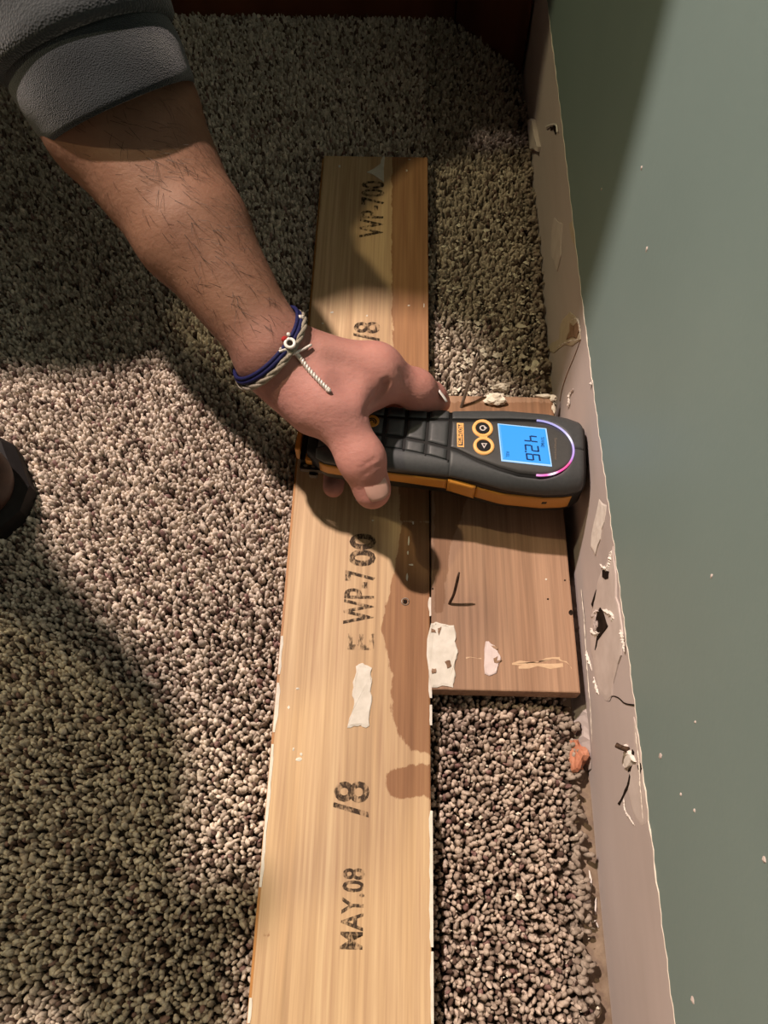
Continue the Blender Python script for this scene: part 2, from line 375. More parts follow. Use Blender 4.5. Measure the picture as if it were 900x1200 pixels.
# cream ridge of torn paint along the seam
path = [(WX - 0.0011, y, edge_z(y) - 0.0003) for y in np.arange(-0.30, 0.70, 0.004)]
rad = [0.00035 + 0.0006 * max(0, math.sin(p[1] * 61) * math.sin(p[1] * 173 + 2)) + 0.0004 * random.random() for p in path]
vr = []; fr = []
for i, p in enumerate(path):
    a = 0.0011 * random.random() * max(0.12, math.sin(p[1] * 47) * math.sin(p[1] * 23 + 1)); vr += [(p[0] - 0.00005, p[1], p[2] + 0.0004), (p[0] - 0.0003 - 0.5 * a, p[1], p[2]), (p[0] + 0.0008, p[1], p[2] - 0.0004 - 1.5 * a)]
    if i: b0 = 3 * i; fr += [(b0 - 3, b0 - 2, b0 + 1, b0), (b0 - 2, b0 - 1, b0 + 2, b0 + 1)]
link('paint_ridge', fix(pymesh('paint_ridge', vr, fr)), M_CREAM, wall)

def shred(name, pts, wd, m, seed=0, n=10, dx=0.0006):
    rr = random.Random(seed); C_ = bezier([onx(px, py, WX - dx) for px, py in pts], n); T = np.gradient(C_, axis=0); T /= np.linalg.norm(T, axis=1)[:, None] + 1e-9
    Nn = np.cross(T, (-1.0, 0, 0)); v = []; f = []; k = len(C_)
    for i in range(k):
        tp_ = math.sin(math.pi * min(1, max(0.06, i / (k - 1)) ) ) ** 0.5 if 0 < i < k - 1 else 0.15
        a, b_ = wd * tp_ * rr.uniform(0.15, 1.1), wd * tp_ * rr.uniform(0.15, 1.1); h = wd * rr.uniform(0.2, 0.9) * tp_
        v += [C_[i] + Nn[i] * a, C_[i] + Nn[i] * (a - b_) * 0.4 + np.array((-h, 0, 0)), C_[i] - Nn[i] * b_]
    for i in range(k - 1): f += [(3 * i, 3 * i + 1, 3 * i + 4, 3 * i + 3), (3 * i + 1, 3 * i + 2, 3 * i + 5, 3 * i + 4)]
    return link(name, fix(pymesh(name, v, f)), m, wall)
def wpoly(name, pix, m, t=0.0006, jitter=0.12, sub=1, lift=0.0, dx=0.0, seed=1):
    return prism(name, [onx(px, py, WX - dx) for px, py in pix], (-1, 0, 0), t, m, wall, jitter, sub, lift, seed)
wpoly('torn_paper', [(719, 640), (722, 672), (722, 700), (727, 722), (730, 745), (728, 768), (722, 790), (718, 815), (705, 815), (698, 790), (693, 762), (693, 735), (698, 700), (706, 668)], M_TORN, 0.0006, seed=3)
wpoly('torn_paper', [(703, 585), (712, 592), (709, 612), (704, 632), (698, 650), (693, 640), (697, 612)], M_FUZZ, 0.0007, seed=4)
wpoly('torn_paper', [(735, 872), (742, 884), (747, 893), (740, 899), (734, 898), (735, 884)], M_FUZZ, 0.0010, 0.2, 2, 0.0012, seed=5)
wpoly('torn_paper', [(743, 840), (750, 870), (757, 920), (762, 960), (752, 968), (742, 950), (736, 925), (740, 900), (746, 895)], M_TORN, 0.0004, seed=6)
wpoly('torn_paper', [(677, 250), (681, 275), (684, 305), (686, 328), (681, 318), (677, 300), (673, 285), (668, 262), (672, 258)], M_PEEL, 0.0007, seed=7)
wpoly('torn_paper', [(650, 255), (659, 262), (657, 300), (653, 318), (646, 300), (647, 270)], M_TORN, 0.0004, seed=8)
wpoly('torn_paper', [(660, 375), (677, 373), (681, 386), (681, 398), (663, 404), (650, 414), (640, 410), (656, 398), (657, 384)], M_PEEL, 0.0009, seed=9)
wpoly('torn_hole', [(668, 378), (677, 377), (679, 388), (676, 396), (664, 398), (668, 388)], M_GAP, 0.0005, dx=0.001, seed=10)
shred('torn_edge', ((668, 375), (676, 374), (679, 382), (680, 393)), 0.0013, M_FUZZ, 1); shred('torn_edge', ((681, 397), (672, 399), (658, 404), (646, 412)), 0.0011, M_FUZZ, 2)
# crease down from the torn hole; its shading drawn as a brown line
tube('crease_shade', bezier([onx(px, py, WX - 0.0004) for px, py in ((680, 399), (673, 418), (665, 437), (659, 455), (656, 470))], 8), 0.0003, M_GAP, wall, 6)
for i, pts in enumerate((((672, 456), (667, 463), (667, 473), (665, 476)), ((651, 464), (646, 468), (652, 474)), ((694, 446), (692, 452)))):
    shred('paper_fuzz', pts, 0.0017, M_FUZZ, 5 + i)
# gouged hole with curled paper, below it a slit
wpoly('gouge', [(703, 712), (708, 722), (712, 734), (706, 742), (700, 750), (697, 762), (700, 742), (698, 726)], M_HOLE, 0.0002, dx=0.0009, seed=12)
wpoly('gouge', [(706, 668), (714, 670), (713, 678), (706, 676)], M_HOLE, 0.0003, dx=0.0006, seed=13)
wpoly('gouge', [(704, 682), (706, 684), (700, 700), (694, 711), (693, 708)], M_HOLE, 0.0002, dx=0.0003, seed=14)
c = onx(699, 731, WX - 0.0005); lump('curled_paper', c, (0.0012, 0.0040, 0.0042), M_PAPER, wall, 15, 3, 0.42); shred('curled_paper', ((693, 724), (697, 718), (704, 716)), 0.0016, M_TORN, 61); shred('curled_paper', ((692, 736), (698, 743), (706, 741)), 0.0018, M_FUZZ, 62)
for i, pts in enumerate((((703, 661), (709, 667), (713, 664), (716, 650), (717, 645)), ((705, 714), (713, 718), (719, 722), (716, 728)), ((692, 738), (697, 742), (705, 740)), ((687, 762), (690, 772), (694, 786)), ((696, 793), (699, 806), (702, 814)), ((727, 738), (730, 748), (732, 764)))):
    shred('paper_fuzz', pts, 0.0019, M_FUZZ, 12 + i)
tube('crack', bezier([onx(px, py, WX - 0.0001) for px, py in ((690, 815), (697, 814), (703, 818), (714, 822), (718, 816), (725, 818), (732, 824), (742, 826), (752, 826))], 6), 0.00035, M_HOLE, wall, 5)
# nail through the strip with a torn flap
nl = [onx(722, 873, WX - 0.006), onx(728, 876, WX - 0.004), onx(735, 878, WX - 0.0015), onx(745, 879, WX + 0.006)]
tube('nail', bezier(nl, 6), 0.0013, M_RUST, wall, 8)
wpoly('gouge', [(741, 878), (743, 882), (739, 904), (736, 905), (739, 890)], M_HOLE, 0.0002, dx=0.0004, seed=16)
wpoly('gouge', [(747, 897), (756, 896), (750, 908)], M_HOLE, 0.0002, dx=0.0004, seed=17)
wpoly('gouge', [(738, 907), (739, 910), (736, 925), (726, 944), (724, 942), (730, 932), (735, 920)], M_HOLE, 0.0002, dx=0.0003, seed=18)
shred('paper_fuzz', ((731, 935), (733, 950), (739, 960), (744, 968)), 0.0009, M_FUZZ, 30)
shred('paper_fuzz', ((744, 842), (746, 868), (749, 892), (750, 915), (752, 940), (754, 965)), 0.0006, M_CREAM, 31)
# far bits: notch with a fastener, pale stub at the foot of the wall
wpoly('gouge', [(645, 148), (650, 146), (653, 152), (651, 158), (645, 153)], M_HOLE, 0.0003, dx=0.0006, seed=19)
tube('staple', bezier([onx(px, py, WX - 0.0012) for px, py in ((640, 149), (647, 146), (652, 147), (653, 155))], 6), 0.0007, M_WHITE, wall, 6)
p0 = onx(622, 142, WX - 0.005); p1 = onx(633, 176, WX - 0.003)
wpoly('drywall_stub', [(622, 141), (628, 141), (634, 172), (633, 178), (625, 176)], M_TORN, 0.0035, 0.05, 1, seed=20)
# low plaster ledge below the gouges, beside the short board
v = []; f = []; rr_ = random.Random(5); yl = np.arange(0.072, 0.192, 0.003)
for i, y in enumerate(yl):
    j = rr_.uniform(-0.0006, 0.0006); e_ = min(1, (y - 0.070) / 0.012, (0.194 - y) / 0.012)
    v += [(WX - 0.0002, y, 0.0045 * e_ - 0.003 + j), (WX - 0.0022 * e_ + j, y, 0.001 * e_ - 0.003), (WX - 0.0050 * e_ + j, y, SUBZ + 0.0015), (WX - 0.0058 * e_ + j, y, SUBZ + 0.0003)]
    if i: a = 4 * (i - 1); f += [(a + k, a + k + 1, a + k + 5, a + k + 4) for k in range(3)]
link('plaster_bead', fix(pymesh('plaster_bead', v, f)), M_PAPER, wall)
shred('paper_fuzz', ((681, 690), (685, 730), (688, 780), (692, 830), (694, 870)), 0.0006, M_CREAM, 40, 14)
# specks of plaster and pin marks on the green paint
for i, (px, py, s) in enumerate(((774, 886, 2.0), (812, 1172, 1.8), (798, 931, 1.0), (814, 950, 1.0), (834, 675, 1.2), (752, 197, 1.2), (758, 292, 1.6), (705, 222, 1.0), (896, 1007, 1.4), (815, 846, 0.9))):
    c = onx(px, py, WX - 0.0012); lump('paint_speck', c, (0.0005, 0.0008 * s, 0.0009 * s), M_TORN, wall, i, 1)
# faint vertical drywall ridge under the paint
0 and tube('paint_seam', bezier([onx(px, py, WX - 0.0007) for px, py in ((770, 165), (785, 240), (800, 320), (815, 410), (830, 500))], 8), 0.0009, M_GREEN, wall, 8)

# dark wooden cabinet at far end; unseen height and width shaped to block light
cab = tag(empty('wooden_cabinet', (-0.2, 0.80, 0)), 'dark reddish-brown wooden cabinet standing at the far end of the carpet', 'cabinet')
def cbox(name, *a, bev=0.002):
    o = box(name, *a, M_MAHOG, None, bev); o.parent = cab; o.matrix_parent_inverse = Matrix.Translation((0.2, -0.80, 0)); return o
cbox('plinth', -0.45, 0.052, 0.782, 0.80, SUBZ, 0.055)
cbox('bottom_rail', -0.45, 0.052, 0.774, 0.80, 0.060, 0.105)
cbox('door', -0.448, -0.202, 0.776, 0.80, 0.110, 1.88); cbox('door', -0.198, 0.048, 0.776, 0.80, 0.110, 1.88)
cbox('carcass', -0.45, 0.108, 0.802, 1.20, SUBZ, 1.90)
v = []; fp = [(0.053, 0.778), (0.112, 0.703), (0.1135, 0.703), (0.1135, 0.80), (0.053, 0.80)]
for z in (SUBZ, 1.90): v += [(x, y, z) for x, y in fp]
st = link('corner_post', fix(pymesh('corner_post', v, [(4, 3, 2, 1, 0), (5, 6, 7, 8, 9)] + [(i, (i + 1) % 5, (i + 1) % 5 + 5, i + 5) for i in range(5)])), M_MAHOG, cab)
st.matrix_parent_inverse = Matrix.Translation((0.2, -0.80, 0))

# ------------------------------------------------------------------ carpet pile
def carpet():
    s = 0.0026
    gx, gy = np.meshgrid(np.arange(-0.70, 0.118, s), np.arange(-0.24, 0.785, s * 0.9))
    gx = gx + (np.arange(gx.shape[0]) % 2)[:, None] * s / 2
    x = gx.ravel() + RNG.normal(0, s * 0.24, gx.size); y = gy.ravel() + RNG.normal(0, s * 0.24, gx.size)
    cx, cy = np.meshgrid(np.arange(-1.7, -0.70, 0.009), np.arange(-0.9, 1.3, 0.009)); c2x, c2y = np.meshgrid(np.arange(-0.70, 0.10, 0.009), np.arange(-0.9, -0.24, 0.009))
    x = np.concatenate([x, cx.ravel() + RNG.normal(0, 0.002, cx.size), c2x.ravel() + RNG.normal(0, 0.002, c2x.size)]); y = np.concatenate([y, cy.ravel() + RNG.normal(0, 0.002, cx.size), c2y.ravel() + RNG.normal(0, 0.002, c2x.size)])
    big = np.arange(x.size) >= gx.size
    xe = np.interp(y, [-0.24, -0.05, 0.02, 0.07, 0.10, 0.32, 0.5, 0.70], [0.101, 0.1015, 0.103, 0.105, 0.106, 0.107, 0.110, 0.112]) + 0.0012 * np.sin(y * 260) + 0.001 * np.sin(y * 97)
    keep = (x < xe) & ~((x > -0.060) & (x < 0.0222) & (y < 0.558) & (y > -0.30)) & ~((x > 0.018) & (y > 0.122) & (y < 0.306)) & ~((x > 0.05) & (y > 0.775 - (x - 0.053) * 1.27))
    # thin out what lies well outside the frame
    out = (x < -0.24 - 0.27 * np.clip(y, 0, 1) - 0.06) | (y < -0.10)
    keep &= ~(out & ~big & (RNG.random(x.size) < 0.62))
    x, y, xe, big = x[keep], y[keep], xe[keep], big[keep]; N = len(x); out = out[keep]
    rag = (x > 0.024) & (y > 0.30)                       # scuffed strip that lay by the baseboard
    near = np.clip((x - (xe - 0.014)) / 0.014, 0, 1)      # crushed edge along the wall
    seg = 4; ring = [(0.70, 0.0), (1.0, 0.48), (0.66, 0.88)]
    r0 = s * 0.60 * np.exp(RNG.normal(0, 0.17, N)) * np.where(big, 3.3, np.where(out, 1.6, 1))
    asp = 1 + RNG.random(N) * 0.55; th = RNG.random(N) * np.pi; hgt = 0.0090 + RNG.normal(0, 0.0011, N) - 0.0035 * near
    tilt = np.abs(RNG.normal(0, 0.28, N)) * np.where(rag, 1.7, 1) + 0.5 * near; ta = RNG.random(N) * 2 * np.pi
    lx, ly = np.cos(ta) * tilt * hgt * 0.55, np.sin(ta) * tilt * hgt * 0.55
    V = np.zeros((N, seg * 3 + 1, 3), np.float32); ct, st_ = np.cos(th), np.sin(th)
    for i, (rr, hh) in enumerate(ring):
        for k in range(seg):
            a = 2 * np.pi * (k + 0.5 * (i % 2)) / seg; jit = 1 + RNG.normal(0, 0.10, N)
            ex, ey = np.cos(a) * r0 * asp * rr * jit, np.sin(a) * r0 / asp * rr * jit * 1.15
            V[:, i * seg + k, 0] = x + ct * ex - st_ * ey + lx * hh; V[:, i * seg + k, 1] = y + st_ * ex + ct * ey + ly * hh
            V[:, i * seg + k, 2] = -0.0092 + hgt * hh
    V[:, -1, 0] = x + lx * 1.05; V[:, -1, 1] = y + ly * 1.05; V[:, -1, 2] = -0.0092 + hgt
    fc = []
    for i in range(2):
        for k in range(seg):
            k2 = (k + 1) % seg; a, b_, c, d = i * seg + k, i * seg + k2, (i + 1) * seg + k2, (i + 1) * seg + k
            fc += [(a, b_, c), (a, c, d)]
    fc += [(2 * seg + k, 2 * seg + (k + 1) % seg, 3 * seg) for k in range(seg)]
    fc = np.array(fc); FA = (fc[None] + (np.arange(N) * (seg * 3 + 1))[:, None, None]).reshape(-1, 3)
    pal = np.array([(0.66, 0.575, 0.485), (0.55, 0.475, 0.395), (0.42, 0.35, 0.29), (0.28, 0.22, 0.18), (0.12, 0.08, 0.065), (0.27, 0.17, 0.155)])
    c = 1.04 * pal[RNG.choice(6, N, p=[0.27, 0.28, 0.20, 0.13, 0.09, 0.03])] * np.exp(RNG.normal(0, 0.12, N))[:, None]
    lum = c.mean(1, keepdims=True); c = np.where(rag[:, None], 0.55 * c + 0.2 * lum * np.array([1.0, 0.84, 0.62]), c)
    falloff = (x > 0.024) & (y < 0.20); c = np.where(falloff[:, None], c * np.array((0.74, 0.70, 0.69)), c)   # near strip by the wall: light falloff painted as darker yarn
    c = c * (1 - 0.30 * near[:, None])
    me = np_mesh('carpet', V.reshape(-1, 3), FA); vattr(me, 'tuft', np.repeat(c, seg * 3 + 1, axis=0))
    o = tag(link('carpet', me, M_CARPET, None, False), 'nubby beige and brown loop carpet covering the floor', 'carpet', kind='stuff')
    bx = box('carpet_backing', -1.72, 0.104, -0.92, 1.32, SUBZ + 0.0004, -0.0080, M_BACK, o)
    # long crushed yarn strands along the cut edge by the wall
    vs = []; fs = []
    for k in range(420):
        yy_ = RNG.uniform(-0.10, 0.66)
        if 0.105 < yy_ < 0.312: continue
        x0 = np.interp(yy_, [-0.1, 0.05, 0.5], [0.099, 0.103, 0.109]) + RNG.normal(0, 0.0025)
        an = RNG.uniform(-1.3, 1.3); L = RNG.uniform(0.003, 0.0065)
        p = bezier([(x0, yy_, -0.004 + RNG.normal(0, 0.001)), (x0 + 0.5 * L * math.cos(an), yy_ + 0.5 * L * math.sin(an), -0.001 + RNG.normal(0, 0.001)), (x0 + min(L * math.cos(an), 0.006), yy_ + L * math.sin(an), -0.006)], 3)
        vv, ff = tube_vf(p, [0.0010, 0.0013, 0.0014, 0.0014, 0.0013, 0.0011, 0.0006], 5); n0 = len(vs)
        vs += vv; fs += [tuple(i + n0 for i in q) for q in ff]
    e = link('frayed_yarn', pymesh('frayed_yarn', vs, fs), speckle('frayed_yarn', (0.14, 0.105, 0.08), (0.42, 0.35, 0.29), 300, rough=1.0, bs=0), o, True); e['kind'] = 'stuff'
carpet()

# ================================================================== BOARDS
def board(name, x0, x1, y0, y1, zb, zt, m, stain, sides=None):
    """flat board: fine top grid carrying the stain outline, eased edges, sides and underside"""
    nx, ny = max(8, int((x1 - x0) / 0.0025)), max(8, int((y1 - y0) / 0.0035)); e = 0.0009
    X = np.concatenate([[x0, x0 + e * 0.3], np.linspace(x0 + e, x1 - e, nx), [x1 - e * 0.3, x1]])
    Y = np.concatenate([[y0, y0 + e * 0.3], np.linspace(y0 + e, y1 - e, ny), [y1 - e * 0.3, y1]])
    dz = lambda q, a, b_: -e if q in (a, b_) else (-0.3 * e if (q < a + e * 0.9 or q > b_ - e * 0.9) else 0)
    v = []; sv = []
    for x in X:
        wob = 0
        for y in Y: v.append((x, y, zt + min(dz(x, x0, x1), dz(y, y0, y1)))); sv.append(stain(x, y))
    n = len(Y); f = [(i * n + j, (i + 1) * n + j, (i + 1) * n + j + 1, i * n + j + 1) for i in range(len(X) - 1) for j in range(n - 1)]
    rim = [i * n for i in range(len(X))] + [(len(X) - 1) * n + j for j in range(1, n)] + [i * n + n - 1 for i in range(len(X) - 2, -1, -1)] + [j for j in range(n - 2, 0, -1)]
    b0 = len(v)
    for i in rim: v.append((v[i][0], v[i][1], zb)); sv.append(-20)
    k = len(rim)
    for i in range(k): j = (i + 1) % k; f.append((rim[j], rim[i], b0 + i, b0 + j))
    f.append(tuple(b0 + i for i in range(k - 1, -1, -1)))
    me = fix(pymesh(name, v, f)); vattr(me, 'stain', sv, False)
    return link(name, me, m, None)
def sd_poly(P):
    P = np.array(P)
    def fn(x, y):
        d = 1e9; ins = False; k = len(P)
        for i in range(k):
            a, b_ = P[i], P[(i + 1) % k]; ab = b_ - a; t = np.clip(((x - a[0]) * ab[0] + (y - a[1]) * ab[1]) / (ab @ ab + 1e-12), 0, 1)
            d = min(d, math.hypot(x - a[0] - t * ab[0], y - a[1] - t * ab[1]))
            if (a[1] > y) != (b_[1] > y) and x < (b_[0] - a[0]) * (y - a[1]) / (b_[1] - a[1]) + a[0]: ins = not ins
        return (d if ins else -d) * 1000
    return fn
ZL = 0.0130
def lp(px, py): return onz(px, py, ZL)[:2]
st1 = sd_poly([lp(*p) for p in ((515, 610), (470, 610), (455, 690), (444, 735), (452, 765), (457, 790), (456, 830), (466, 862), (480, 880), (506, 888), (515, 888))])
st2 = sd_poly([lp(*p) for p in ((515, 890), (506, 893), (470, 896), (450, 905), (449, 922), (458, 936), (474, 938), (500, 934), (515, 950))])
st3 = sd_poly([lp(*p) for p in ((510, 180), (458, 180), (457, 300), (459, 400), (462, 420), (464, 520), (468, 612), (515, 612))])
st4 = sd_poly([lp(*p) for p in ((310, 1085), (318, 1090), (316, 1100), (306, 1100))])
B0X, B1X, B1Y = -0.0632, 0.0240, 0.5605
lb = board('baseboard', B0X, B1X, -0.30, B1Y, 0.0006, ZL, M_PINE, lambda x, y: max(st1(x, y), st2(x, y), st3(x, y), st4(x, y)) - 1.0)
tag(lb, 'long pale pine baseboard lying face down on the carpet with stencilled ink stamps', 'board')
# varnished face edge along the far-from-wall side and flecks of white paint on both edges
box('varnished_edge', B0X - 0.0016, B0X + 0.0004, -0.30, B1Y, 0.001, ZL - 0.0022, M_VARN, lb, 0.0006)
def ribbon(px0, py0, px1, py1, x, wv, side, seed):
    y0, y1 = lp(px0, py0)[1], lp(px1, py1)[1]; rr = random.Random(seed); k = max(4, int(abs(y1 - y0) / 0.004)); L = []; R = []
    for i in range(k + 1):
        y = y0 + (y1 - y0) * i / k; a = 0.0 if i in (0, k) else rr.random()
        L.append(np.array((x - side * (0.0004 + wv * a), y, ZL))); R.append(np.array((x + side * 0.0009, y, ZL)))
    o = prism('paint_fleck', L + R[::-1], (0, 0, 1), 0.0002, M_CHIP, lb, 0, 0, 0, seed)
for i, (a, b_, wv) in enumerate(((950, 1110, 0.0009), (1115, 1200, 0.0006), (700, 722, 0.0008), (768, 818, 0.0011), (826, 850, 0.0006))): ribbon(508, a, 508, b_, B1X, wv, 1, i)
for i, (a, b_, wv) in enumerate(((800, 858, 0.0012), (872, 1040, 0.0007), (745, 790, 0.0005), (1170, 1200, 0.0004))): ribbon(320, a, 320, b_, B0X, wv, -1, 20 + i)
def bpoly(name, pix, m, par, z, t=0.0005, jitter=0.1, sub=1, lift=0.0, seed=1):
    return prism(name, [onz(px, py, z) for px, py in pix], (0, 0, 1), t, m, par, jitter, sub, lift, seed)
c = bpoly('paint_chip', [(417, 781), (425, 777), (436, 783), (436, 800), (436, 822), (433, 850), (428, 853), (423, 850), (407, 853), (408, 848), (415, 825), (414, 806)], M_CHIP, lb, ZL, 0.0006, 0.12, 2, 0.0004, 2); c['label'] = 'long cream paint chip'
bpoly('paint_chip', [(451, 183), (450, 214), (445, 210), (430, 202), (446, 192), (449, 183)], M_CHIP, lb, ZL, 0.0005, 0.1, 1, 0, 3)
for i, (px, py, a, b_) in enumerate(((349, 807, 3, 2), (338, 829, 2, 2.4), (350, 890, 5, 3), (353, 884, 2, 2), (344, 878, 1.5, 3), (477, 200, 2.2, 3.5), (398, 195, 3, 5), (480, 187, 3.6, 1.2), (389, 366, 3.4, 2.6), (378, 379, 2.6, 2), (430, 370, 2, 2), (479, 358, 2.4, 2), (479, 634, 1.4, 9), (478, 648, 1.4, 3), (482, 662, 4, 1.3), (477, 676, 1.6, 7), (418, 586, 2, 2.4), (437, 610, 2, 1.5), (484, 613, 1.6, 2.6), (497, 358, 1.2, 7))):
    p = onz(px, py, ZL); lump('paint_speck', (p[0], p[1], ZL), (a * 0.00042, b_ * 0.00042, 0.0004), M_CHIP, lb, i, 1, 0.35)
p = onz(475, 705, ZL); lump('nail_hole', (p[0], p[1], ZL - 0.0003), (0.0016, 0.0018, 0.0007), M_HOLE, lb, 5, 2, 0.1)
t_ = np.linspace(0, 2 * math.pi, 19); tube('nail_hole_rim', [(p[0] + 0.0022 * math.cos(a), p[1] + 0.0022 * math.sin(a), ZL + 0.0001) for a in t_], 0.0004, M_STEEL, lb, 6)
# ink stamps, read from the near end upward
def stamp(body, px0, py0, px1, py1, m=None, bold=0.02):
    """px0: letter tops (left), px1: letter feet (right); py0: start (near), py1: end (far)"""
    o = onz(px1, py0, ZL); e = onz(px0, py1, ZL)
    t = text('ink_stamp', body, (o[0], o[1], ZL), (0, 1, 0), (-1, 0, 0), e[1] - o[1], o[0] - e[0], m or M_INK, lb, bold); t['label'] = 'worn black ink stamp'
stamp('MAY.08', 402, 1113, 425, 1017)
stamp('/8', 392, 958, 432, 915)
stamp('WP-7', 405, 732, 438, 668); stamp('00', 410, 664, 440, 625, bold=0.035); stamp('E', 408, 762, 438, 742, M_INKF)
stamp('WP-700', 424, 279, 449, 212); stamp('/8', 415, 400, 445, 377)

ZS = 0.0155
sst = sd_poly([onz(*p, ZS)[:2] for p in ((507, 470), (680, 470), (680, 500), (600, 520), (560, 560), (530, 640), (520, 720), (507, 720))])
sb = board('short_board', 0.0247, 0.1092, 0.1105, 0.3150, 0.0040, ZS, M_BROWN, lambda x, y: sst(x, y) - 1.0)
tag(sb, 'short brown pine board lying flat between the long baseboard and the wall', 'board')
c = bpoly('paint_chip', [(505, 731), (511, 729), (532, 733), (533, 752), (537, 765), (533, 779), (534, 792), (531, 806), (506, 806)], M_CHIP, sb, ZS, 0.0007, 0.1, 2, 0.0006, 5); c['label'] = 'cream paint chip with dark flecks'
for i, (pts) in enumerate((((505, 737), (510, 739), (511, 742), (505, 742)), ((513, 737), (517, 735), (516, 739), (514, 745), (513, 741)), ((521, 776), (527, 774), (529, 781), (524, 784)), ((506, 784), (511, 784), (511, 789), (506, 790)))):
    bpoly('bare_fleck', pts, M_GAP, sb, ZS, 0.0014, 0.1, 1, 0, 30 + i)
c = bpoly('paint_chip', [(569, 752), (573, 752), (580, 757), (583, 763), (587, 772), (584, 779), (582, 788), (574, 792), (568, 790)], M_PINKCHIP, sb, ZS, 0.0007, 0.1, 2, 0.0004, 6); c['label'] = 'pinkish white paint chip'
bpoly('bare_fleck', [(578, 772), (583, 769), (582, 775), (588, 774), (583, 778), (579, 777)], M_GAP, sb, ZS, 0.0011, 0.1, 1, 0, 40)
bpoly('bare_fleck', [(575, 757), (578, 757), (583, 760), (582, 763), (578, 760)], M_GAP, sb, ZS, 0.0011, 0.1, 1, 0, 41)
SCR = speckle('fresh_scratch', (0.50, 0.34, 0.21), (0.60, 0.43, 0.28), 200)
for i, pts in enumerate((((600, 779), (618, 777), (640, 773), (656, 771)), ((655, 773), (664, 776), (670, 784)), ((546, 771), (556, 771), (564, 772)), ((608, 783), (630, 780), (660, 779)))):
    q = [onz(px, py, ZS) for px, py in pts]; w_ = (0.0012, 0.0009, 0.0005, 0.0013)[i]
    L = [p + np.array((0, w_ * (0.4 + 0.6 * random.random()), 0)) for p in q]; R = [p - np.array((0, w_ * random.random(), 0)) for p in q]
    prism('scratch', L + R[::-1], (0, 0, 1), 0.00012, SCR, sb, 0.15, 1, 0, 50 + i)
for i, (px, py) in enumerate(((669, 718), (642, 702), (640, 679), (507, 690), (662, 680))):
    p = onz(px, py, ZS); lump('knot', (p[0], p[1], ZS), (0.0016 if i == 0 else 0.0007, 0.002 if i == 0 else 0.0007, 0.0004), M_HOLE if i != 2 else M_CHIP, sb, 60 + i, 1)
# bent nail, and long thin nail standing at the far end of the board
b0 = onz(527, 707, ZS); tip = onz(538, 671, 0.041)
nl = tube('nail', bezier([b0 + np.array((0, 0, -0.004)), b0 + np.array((0, 0, 0.001)), b0 * 0.62 + tip * 0.38 + np.array((0.0006, -0.0007, 0)), tip], 6), [0.0009] * 17 + [0.0008, 0.0005], M_RUST, sb, 8); nl['label'] = 'bent rusty nail'
b1 = onz(539, 480, ZS); tip2 = onz(560, 413, 0.046)
nl = tube('nail', bezier([b1 + np.array((0, 0, -0.004)), b1 * 0.55 + tip2 * 0.45 + np.array((0.0004, 0.0, 0.0008)), tip2], 8), [0.0011] * 13 + [0.0010, 0.0010, 0.0008, 0.0005], M_STEEL, sb, 8); nl['label'] = 'long thin steel nail'

# ------------------------------------------------------------------ loose plaster and debris
p = onz(580, 470, ZS); tag(lump('plaster_chunk', (p[0], p[1], ZS + 0.0026), (0.0072, 0.0046, 0.0036), M_PLASTER, None, 4, 3, 0.22), 'crumbly white plaster lump on the far edge of the short board', 'plaster')
p = onz(590, 460, 0.003); tag(lump('plaster_chunk', (p[0] - 0.002, p[1] + 0.004, 0.0035), (0.0058, 0.0028, 0.0034), M_PLASTER, None, 9, 3, 0.25), 'small white plaster lump on the carpet behind the short board', 'plaster')
p = onz(650, 468, ZS); tag(lump('plaster_chunk', (p[0] - 0.0012, p[1], ZS + 0.0014), (0.0024, 0.0026, 0.0018), M_PLASTER, None, 12, 2, 0.3), 'white plaster crumb on the board corner touching the wall', 'plaster')
p = onz(638, 465, ZS); tag(lump('plaster_chunk', (p[0], p[1], ZS + 0.0008), (0.0060, 0.0013, 0.0012), M_PLASTER, None, 13, 2, 0.3), 'thin white plaster sliver along the far board edge by the wall', 'plaster')
p = onz(650, 478, ZS); tag(lump('plaster_chunk', (p[0] - 0.001, p[1] - 0.001, ZS + 0.0008), (0.0012, 0.0035, 0.0010), M_PLASTER, None, 14, 2, 0.3), 'narrow white plaster splinter lying beside the meter head', 'plaster')
p = onz(627, 432, 0.0); tag(lump('plaster_chunk', (p[0], p[1], 0.0025), (0.0030, 0.0055, 0.0030), M_PLASTER, None, 15, 2, 0.4), 'ragged white plaster piece on the carpet against the torn wall', 'plaster')
p = onz(684, 888, -0.004); br = tag(lump('brick_fragment', (0.1085, p[1], -0.0038), (0.0050, 0.0085, 0.0070), M_BRICK, None, 22, 3, 0.28), 'small orange-red masonry fragment wedged between carpet and wall', 'rubble')
G = 'pale drywall slivers at the foot of the wall'
for i, (px, py, a, b_, rot) in enumerate(((692, 1030, 1.1, 7.5, 0.05), (698, 1062, 0.9, 8, -0.15), (688, 1057, 4, 1.2, 0.2), (696, 1080, 2.4, 0.8, 0.5), (695, 1088, 2.4, 0.7, -0.2), (700, 1084, 0.8, 2.6, 0.3))):
    p = onz(px, py, SUBZ + 0.001); o = lump('drywall_sliver', (0, 0, 0), (a * 0.0006, b_ * 0.0006, 0.0007), M_FUZZ, None, 70 + i, 1, 0.2)
    o.location = (min(p[0], WX - 0.0012 - a * 0.0006), p[1], SUBZ + 0.0009); o.rotation_euler.z = rot; tag(o, ('pale drywall sliver beside the carpet edge, straight and upright to the wall', 'longest pale drywall sliver, pressed against the wall foot', 'short thick pale sliver lying crosswise between carpet and wall', 'small tilted pale splinter below the longest drywall sliver', 'small flat pale splinter crossing the gap by the wall', 'tiny pale splinter nearest the wall in the splinter cluster')[i], 'debris', G)
